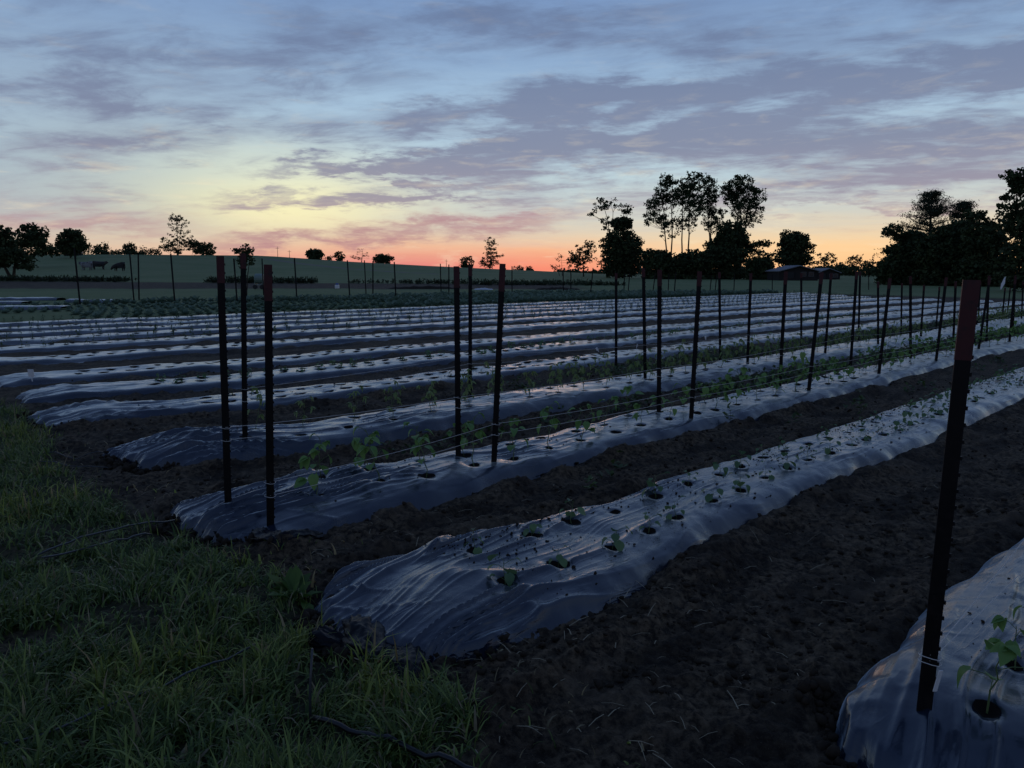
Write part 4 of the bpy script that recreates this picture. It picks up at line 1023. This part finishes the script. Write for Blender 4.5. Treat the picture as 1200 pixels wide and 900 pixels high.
tree('broadleaf_tree', 'small round dark tree left of the lone cone-shaped tree', 250, [(547, 306, 547)], [(547, 308, 7.5, 7.5, 36)], .42, 24, seed=12)
tree('cone_tree', 'lone airy cone-shaped tree on the slope near the sunset', 236, [(576, 282, 574)], [(575, 285, 7, 7, 28), (575, 296, 9, 8, 44), (574, 306, 13, 7, 60), (585, 300, 7, 2.5, 8), (565, 309, 8, 4, 12)], .30, 15, seed=13)
for a, b, rr, h, lab in [(607, 315, 7, 3, 'tiny dark treetop on the horizon, right of the cone-shaped tree'), (621, 315.5, 5, 3, 'tiny pale treetop on the horizon, further right of the cone-shaped tree')]:
    tree('broadleaf_tree', lab, 300, [(a, b-1, a)], [(a, b, rr, h, 16)], .42, 16, seed=14)
tree('bare_tree', 'thin sparse sapling at the left of the big grove', 170, [(658, 302, 659), (652, 312, 656)], [(657, 303, 7, 6, 10), (652, 314, 8, 4, 16), (667, 309, 5, 6, 8)], .22, 8, seed=15, tr=.08, nbr=10)
tree('broadleaf_tree', 'airy round tree left of the ball-shaped dark tree', 165, [(683, 290, 684)], [(683, 300, 17, 15, 62), (690, 290, 9, 8, 14), (672, 306, 8, 8, 18)], .34, 16, seed=16)
tree('broadleaf_tree', 'ball-shaped dark tree with a thin fan of branches above it', 150, [(716, 236, 726), (706, 232, 724), (733, 238, 730)], [(729, 292, 26, 26, 300), (728, 308, 27, 12, 80), (703, 240, 10, 9, 12), (716, 238, 8, 6, 9), (733, 244, 9, 8, 13), (695, 252, 5, 6, 5), (712, 262, 10, 7, 10), (728, 262, 14, 8, 60), (728, 318, 24, 8, 60)], .32, 20, seed=17, nbr=14)
GR = 'tall thin-trunked trees of the grove'
tree('locust_tree', 'tall airy tree at the left of the grove, crown reaching farthest left', 150, [(788, 215, 787), (776, 225, 784)], [(785, 226, 14, 16, 32), (770, 238, 11, 10, 18), (768, 256, 12, 9, 17), (780, 211, 8, 6, 10), (785, 265, 12, 14, 12)], .27, 24, group=GR, seed=18, nbr=14, tr=.2)
tree('locust_tree', 'tallest airy tree in the middle of the grove', 146, [(808, 206, 806), (800, 218, 800)], [(812, 216, 12, 14, 30), (802, 232, 12, 14, 26), (816, 242, 10, 14, 22), (806, 262, 12, 12, 10)], .27, 24, group=GR, seed=19, nbr=14, tr=.2)
tree('locust_tree', 'slender leaning tree of the grove, between the middle and right crowns', 152, [(829, 212, 832), (834, 226, 834)], [(830, 214, 7, 7, 12), (832, 234, 10, 16, 30), (835, 258, 11, 14, 26)], .27, 24, group=GR, seed=20, nbr=12, tr=.2)
tree('locust_tree', 'broad tall tree at the right of the grove, above the dark bushes', 150, [(866, 212, 862), (878, 220, 866)], [(868, 220, 15, 13, 44), (884, 232, 11, 13, 22), (876, 250, 15, 14, 30), (860, 236, 12, 12, 26), (852, 224, 6, 8, 10)], .27, 24, group=GR, seed=21, nbr=14, tr=.25)
tree('broadleaf_tree', 'dense dark tree under the right side of the grove', 144, [(855, 262, 854)], [(857, 280, 20, 22, 150), (850, 300, 28, 18, 150), (880, 290, 12, 10, 34), (892, 286, 12, 4, 16), (835, 288, 9, 9, 24), (850, 321, 26, 8, 90)], .36, 22, seed=22)
tree('shrub_tree', 'dark undergrowth bush under the left of the grove', 142, [(770, 300, 770)], [(772, 308, 22, 16, 140), (760, 297, 10, 6, 14), (790, 312, 14, 12, 70), (772, 324, 22, 5, 60)], .34, 20, seed=23)
tree('shrub_tree', 'dark undergrowth bush below the thin trunks of the grove', 142, [(812, 302, 812)], [(815, 308, 26, 15, 140), (800, 301, 8, 4, 14), (832, 305, 10, 10, 40), (815, 325, 28, 4, 60)], .34, 20, seed=24)
tree('shrub_tree', 'rounded dark bush beside the low shed', 138, [(886, 305, 886)], [(890, 312, 18, 12, 120), (893, 298, 12, 4, 14), (890, 325, 18, 5, 50)], .32, 20, seed=25)
tree('broadleaf_tree', 'dark rounded tree rising behind the low shed', 175, [(930, 275, 931)], [(930, 286, 17, 14, 100), (926, 276, 9, 6, 22), (930, 302, 23, 13, 110), (945, 290, 9, 6, 16), (930, 318, 22, 6, 40)], .42, 22, seed=26)
for a, b, rx, ry, nn, D, lab in [(967, 305, 13, 10, 46, 230, 'airy small tree on the horizon right of the shed tree'), (985, 314, 10, 4, 20, 240, 'low hedge-like tree on the horizon beyond the grey roof'), (1000, 306, 9, 8, 30, 220, 'small tree on the horizon halfway to the big pine'), (1018, 310, 9, 8, 24, 200, 'sparse small tree on the horizon beside the big pine')]:
    tree('broadleaf_tree', lab, D, [(a, b-2, a)], [(a, b, rx, ry, nn), (a, 317, rx*1.1, 5, 22)], .42, 13, seed=27)
def pine(label, D, px, pt, halfpx, seed, ybot):
    R = np.random.default_rng(seed); sc = D/870.; bx = (px-600)*sc*.989; bz = float(terrain(bx, D)); T = AT(px, pt, D); hz = T[2]-bz
    t = empty('pine_tree', (bx, D, bz)); tag(t, label, 'tree'); mb = MB(); mb.tube([(0, 0, -.3), (.1, 0, hz*.5), (0, 0, hz)], [.3, .2, .04], 7); C = []
    z0 = H+(320-ybot)*sc-bz
    z = z0
    while z < hz*.99:
        f = (z-z0)/(hz-z0)
        for q in range(8):
            a = R.uniform(0, 6.28); ln = halfpx*sc*(1-.70*f**1.5)*R.uniform(.4, 1.12)*(1 if f < .9 else .6); dz_ = ln*R.uniform(.05, .75 if f > .55 else .35)
            e = Vector((math.cos(a)*ln, math.sin(a)*ln, z+dz_)); m = Vector((math.cos(a)*ln*.5, math.sin(a)*ln*.5, z+dz_*.25)); mb.tube([(0, 0, z-.2), m, e], [.07, .05, .02], 4, False)
            for s in np.linspace(.35, 1.03, 6): C.append([math.cos(a)*ln*s+R.normal(0, .12), math.sin(a)*ln*s, z+dz_*s*s+.08])
        z += 7*sc*R.uniform(.5, 1.3)
    mb.build('trunk', M_bark, t, smooth=True); C = np.array(C); N = 26; n = len(C)
    L = np.repeat(C, N, 0)+R.normal(size=(n*N, 3))*np.array([.30, .30, .15])*D/80; m = len(L)
    a = R.normal(size=(m, 3))+np.array([0, 0, .6]); a /= np.linalg.norm(a, axis=1)[:, None]; b = np.cross(a, R.normal(size=(m, 3))); b /= np.linalg.norm(b, axis=1)[:, None]; s = (.26*D/80*R.uniform(.6, 1.2, m))[:, None]
    link_mesh('crown', np.stack([L-a*s*.5, L+b*s*.14, L+a*s*.5, L-b*s*.14], 1).reshape(-1, 3), np.arange(4*m).reshape(-1, 4), M_pine, t)
pine('big layered pine rising above the dark trees at the right', 95, 1085, 228, 50, 4, 318)
pine('narrower pine with open top between the big pine and the right edge', 98, 1122, 236, 27, 5, 300)
tree('broadleaf_tree', 'dark tree mass at the left foot of the big pine', 88, [(1060, 292, 1062)], [(1062, 304, 26, 24, 170), (1046, 318, 20, 15, 90), (1070, 282, 16, 12, 70), (1050, 272, 14, 9, 30), (1058, 329, 28, 6, 70)], .26, 24, seed=40)
tree('broadleaf_tree', 'dark rounded tree below the narrower pine', 84, [(1105, 290, 1104)], [(1105, 297, 32, 28, 230), (1105, 320, 34, 14, 110), (1120, 272, 20, 12, 50), (1105, 331, 36, 5, 90)], .26, 24, seed=41)
tree('broadleaf_tree', 'dark tree mass near the right edge, gaps of sky in it', 80, [(1155, 275, 1152), (1140, 270, 1148)], [(1152, 284, 28, 26, 150), (1165, 262, 18, 12, 40), (1150, 315, 34, 18, 130), (1142, 252, 12, 8, 20), (1155, 331, 34, 6, 90)], .26, 20, seed=42)
tree('broadleaf_tree', 'tall tree cut by the right edge, its branch reaching left', 62, [(1212, 190, 1214), (1190, 215, 1206)], [(1206, 214, 22, 18, 60), (1190, 243, 16, 12, 34), (1200, 262, 24, 18, 60), (1186, 206, 11, 6, 16), (1205, 300, 34, 32, 150), (1178, 232, 7, 3, 8), (1205, 330, 34, 8, 90)], .20, 20, seed=43, nbr=14)
tree('young_tree', 'small bushy young tree behind the stakes at left, below the crest', 47, [(286, 290, 286), (280, 294, 285), (293, 296, 287)], [(286, 297, 7, 6, 20), (277, 294, 6, 4, 10), (293, 296, 6, 6, 12), (286, 306, 12, 7, 34), (287, 289, 3, 3, 4)], .11, 14, seed=44, tr=.05, nbr=7)
# distant wooded horizon
def far_wood():
    x = rng.uniform(20, 420, 2600); y = rng.uniform(300, 350, 2600); hh = (3.2+4*fbm(x/30, y/60, 3))*sm(x, 15, 60); z = terrain(x, y)+rng.random(2600)*hh
    P = np.stack([x, y, z], -1); L = np.repeat(P, 9, 0)+rng.normal(size=(2600*9, 3))*np.array([1.2, 1.5, .7]); m = len(L)
    a = rng.normal(size=(m, 3)); a /= np.linalg.norm(a, axis=1)[:, None]; b = np.cross(a, rng.normal(size=(m, 3))); b /= np.linalg.norm(b, axis=1)[:, None]; s = rng.uniform(.6, 1.5, m)[:, None]
    o = link_mesh('far_wood', np.stack([L-a*s*.5, L+b*s*.4, L+a*s*.5, L-b*s*.4], 1).reshape(-1, 3), np.arange(4*m).reshape(-1, 4), M_crown); tag(o, 'low dark wood along the far horizon', kind='stuff')
far_wood()
# hedge on the left crest
def hedge():
    n = 420; px = rng.uniform(44, 190, n); D = 233; x = (px-600)*D/870*.989; y = D+rng.normal(0, 1.5, n); hh = 1.1+.9*vnoise(x*.25, x*0)
    P = np.stack([x, y, terrain(x, y)+rng.random(n)*np.clip(hh, .3, 3)], -1); L = np.repeat(P, 10, 0)+rng.normal(size=(n*10, 3))*.35; m = len(L)
    a = rng.normal(size=(m, 3)); a /= np.linalg.norm(a, axis=1)[:, None]; b = np.cross(a, rng.normal(size=(m, 3))); b /= np.linalg.norm(b, axis=1)[:, None]; s = rng.uniform(.3, .55, m)[:, None]
    o = link_mesh('hedge', np.stack([L-a*s*.5, L+b*s*.4, L+a*s*.5, L-b*s*.4], 1).reshape(-1, 3), np.arange(4*m).reshape(-1, 4), M_crown); tag(o, 'low dark hedge along the left hill crest', 'hedge')
hedge()

# ------------------------------------------------------------------ buildings
M_wall = mat('weathered_boards', (.024, .020, .018), .9); M_roof = mat('pale_metal_roof', (.20, .21, .23), .85); M_dark = mat('dark_opening', (.012, .012, .014), .6); M_trim = mat('white_trim', (.10, .10, .10), .7)
M_glass = mat('window_glass', (.02, .025, .03), .1)
def shed(label, px, D, wpx, ypk, yeave, ybase, dep, name='farm_shed'):
    sc = D/870.; cx = AT(px, 320, D)[0]; zb = H+(320-ybase)*sc; wd = wpx*sc; he = (ybase-yeave)*sc; hp = (ybase-ypk)*sc
    t = empty(name, (cx, D, zb)); tag(t, label, 'building')
    mb = MB(); a = wd/2*.94; vs = [(-a, 0, -.4), (a, 0, -.4), (a, 0, he), (0, 0, hp-.12), (-a, 0, he), (-a, dep, -.4), (a, dep, -.4), (a, dep, he), (0, dep, hp-.12), (-a, dep, he)]
    mb.addv(vs, [(0, 1, 2, 3, 4), (9, 8, 7, 6, 5), (0, 4, 9, 5), (1, 6, 7, 2)]); mb.build('wall', M_wall, t)
    for s in (-1, 1):
        mb = MB(); o_ = wd/2; mb.addv([(s*o_, -.5, he-.12), (0, -.5, hp), (0, dep+.5, hp), (s*o_, dep+.5, he-.12), (s*o_, -.5, he+.03), (0, -.5, hp+.15), (0, dep+.5, hp+.15), (s*o_, dep+.5, he+.03)],
            [(0, 1, 2, 3), (4, 7, 6, 5), (0, 4, 5, 1), (2, 6, 7, 3), (0, 3, 7, 4), (1, 5, 6, 2)]); mb.build('roof', M_roof, t)
    mb = MB(); mb.box((-wd*.18, -.03, he*.42), (wd*.22, .06, he*.84)); mb.build('door', M_dark, t)
    for q in (.12, .30):
        mb = MB(); mb.box((wd*q, -.04, he*.55), (.9, .08, .8)); f = mb.build('window', M_trim, t); mb = MB(); mb.box((wd*q, -.065, he*.55), (.7, .05, .6)); mb.build('pane', M_glass, f)
    for q in range(6):
        mb = MB(); mb.box((-wd/2*.94+wd*.94*q/5, -.035, he*.45), (.12, .05, he*.9)); mb.build('batten', M_wall, t)
shed('low farm shed with a pale gabled roof in front of the dark rounded tree', 936, 128, 48, 312, 317.5, 326, 6)
shed('smaller grey-roofed building right of the low farm shed', 971, 150, 28, 315, 319.5, 327, 6)
shed('small grey building on the crest near the dark round tree at left', 82, 215, 10, 293, 296, 301, 5, 'hut')
# pale tank stand and heaps at the hill foot
x, y, z = AT(304, 327, 66); t = empty('tank_trailer', (x, y, float(terrain(x, y)))); tag(t, 'pale greenish tank cart parked at the tilled strip by the young tree', 'cart')
M_tank = mat('pale_tank', (.16, .22, .19), .5)
mb = MB(); mb.tube([(-.35, 0, .95), (-.33, 0, .95), (.33, 0, .95), (.35, 0, .95)], [.3, .42, .42, .3], 14); mb.build('tank', M_tank, t, smooth=False)
mb = MB(); mb.box((0, 0, .42), (.8, .6, .06)); mb.box((-.34, 0, .7), (.05, .6, .5)); mb.box((.34, 0, .7), (.05, .6, .5)); mb.build('frame', M_tank, t)
for s in (-.3, .3):
    mb = MB(); mb.tube([(s, -.36, .22), (s, -.28, .22)], .2, 12); mb.build('wheel', M_dark, t)
x, y = G(395, 334.5); y = 68; x = AT(395, 333, y)[0]; t = empty('white_container', (x, y, float(terrain(x, y)))); tag(t, 'small white and blue container at the edge of the tilled strip', 'container')
mb = MB(); mb.box((0, 0, .17), (.36, .34, .34)); mb.build('body', M_white, t, bevel=.04); mb = MB(); mb.box((0, 0, .42), (.22, .2, .14)); mb.build('cap', mat('blue_plastic', (.05, .10, .35), .5), t, bevel=.03)
def heap(label, x0, x1, yp, D, h, m_=None):
    a, b = AT(x0, yp, D), AT(x1, yp, D); n = 24; mb = MB(); vs = []
    for i in range(n):
        t = i/(n-1); x = a[0]+(b[0]-a[0])*t; g = float(terrain(x, D)); hh = h*math.sin(math.pi*t)**.5*(1+.35*float(vnoise(i*.9, D)))
        vs += [(x, D-.6, g-.02), (x, D-.35, g+hh*.7), (x, D, g+hh), (x, D+.6, g-.02)]
    mb.addv(vs, [(i*4+j, i*4+j+1, i*4+j+5, i*4+j+4) for i in range(n-1) for j in range(3)]); tag(mb.build('film_heap', m_ or M_film, smooth=True), label, 'heap')
heap('long pale heap of old film on the far field below the cone-shaped tree', 555, 578, 336, 66, .14, mat('weathered_white_film', (.40, .42, .45), .4))
heap('thin dark heap of earth left of the pale heap', 455, 540, 335, 68, .25, M_soil)
heap('low dark heap on the far field before the grove', 626, 680, 336, 66, .22, M_soil)

# ------------------------------------------------------------------ cows
def cow(label, px, D, ypix, face, cols, graze, L=2.2):
    bx = AT(px, ypix, D)[0]; g = float(terrain(bx, D)); t_ = bpy.data.meshes.new('cow')
    hd = (1.6, 0, .30) if graze else (1.5, 0, 1.22); nk = (1.2, 0, .78) if graze else (1.15, 0, 1.18)
    pts = [(-.8, 0, 1.02, .40), (-.3, 0, .98, .50), (.25, 0, .96, .50), (.75, 0, 1.02, .42), (nk[0], 0, nk[2], .26), (hd[0]-.18, 0, hd[2]+(.16 if graze else .05), .16), (hd[0]+.1, 0, hd[2]-.06, .1)]
    ed = [(0, 1), (1, 2), (2, 3), (3, 4), (4, 5), (5, 6)]
    def leg(base, x, y, back):
        k = len(pts); pts.extend([(x, y, .72, .20), (x+(-.08 if back else .0), y, .42, .12), (x+(-.02 if back else .02), y, .2, .085), (x, y, .02, .09)]); ed.extend([(base, k), (k, k+1), (k+1, k+2), (k+2, k+3)])
    for y in (-.2, .2): leg(0, -.72, y, True); leg(3, .70, y, False)
    k = len(pts); pts.extend([(-1.08, 0, 1.15, .05), (-1.14, 0, .75, .03), (-1.13, 0, .45, .05)]); ed.extend([(0, k), (k, k+1), (k+1, k+2)])
    for s in (-1, 1): k = len(pts); pts.append((hd[0]-.2, s*.24, hd[2]+.24, .04)); ed.append((5, k))
    t_.from_pydata([(p[0]*face, p[1], p[2]) for p in pts], ed, [])
    o = bpy.data.objects.new('cow', t_); COL.objects.link(o)
    m1 = o.modifiers.new('skin', 'SKIN')
    if not t_.skin_vertices: 
        bm = bmesh.new(); bm.from_mesh(t_); bm.verts.layers.skin.verify(); bm.to_mesh(t_); bm.free()
    for v, p in zip(t_.skin_vertices[0].data, pts): v.radius = (p[3], p[3])
    t_.skin_vertices[0].data[1].use_root = True
    s2 = o.modifiers.new('sub', 'SUBSURF'); s2.levels = 1; s2.render_levels = 1
    def b(n, t, p): n.put(p.inputs['Base Color'], n.mix(n.step(n.noise(objco(t), 1.6, 3), .45, .55), cols[0], cols[1]))
    t_.materials.append(mat('cow_hide', rough=.85, build=b)); o.location = (bx, D, g); o.scale = (1.08,)*3; o.rotation_euler.z = .2*face
    tag(o, label, 'cow')
cow('pale grey cow standing on the pasture, leftmost of the herd', 102, 140, 315, -1, ((.22, .22, .22, 1), (.10, .10, .10, 1)), False)
cow('dark cow standing close behind the pale one', 116, 143, 315, 1, ((.02, .02, .02, 1), (.05, .04, .035, 1)), False)
cow('black cow grazing with lowered head, rightmost of the herd', 140, 138, 315, -1, ((.015, .015, .015, 1), (.03, .027, .025, 1)), True)
# thin masts on the crest
for a, b in ((325, 289), (339, 293), (523, 304), (164, 288)):
    T_ = AT(a, b, 240); g = float(terrain(T_[0], 240)); mb = MB(); mb.tube([(0, 0, -.3), (0, 0, T_[2]-g)], [.09, .05], 6); o = mb.build('utility_pole', M_bark); o.location = (T_[0], 240, g)
    mb = MB(); mb.box((0, 0, T_[2]-g-.5), (1.1, .08, .08)); mb.build('crossarm', M_bark, o); tag(o, {325: 'left thin pole of the pair on the crest, against the pink sky', 339: 'right thin pole of the pair on the crest, against the pink sky', 523: 'thin distant pole on the slope left of the small round tree', 164: 'thin distant pole on the crest right of the round lollipop tree'}[a], 'pole', 'poles on the crest')
print('TRIS', sum(len(o.data.polygons) for o in SC.objects if o.type == 'MESH'), 'OBJ', len(SC.objects))
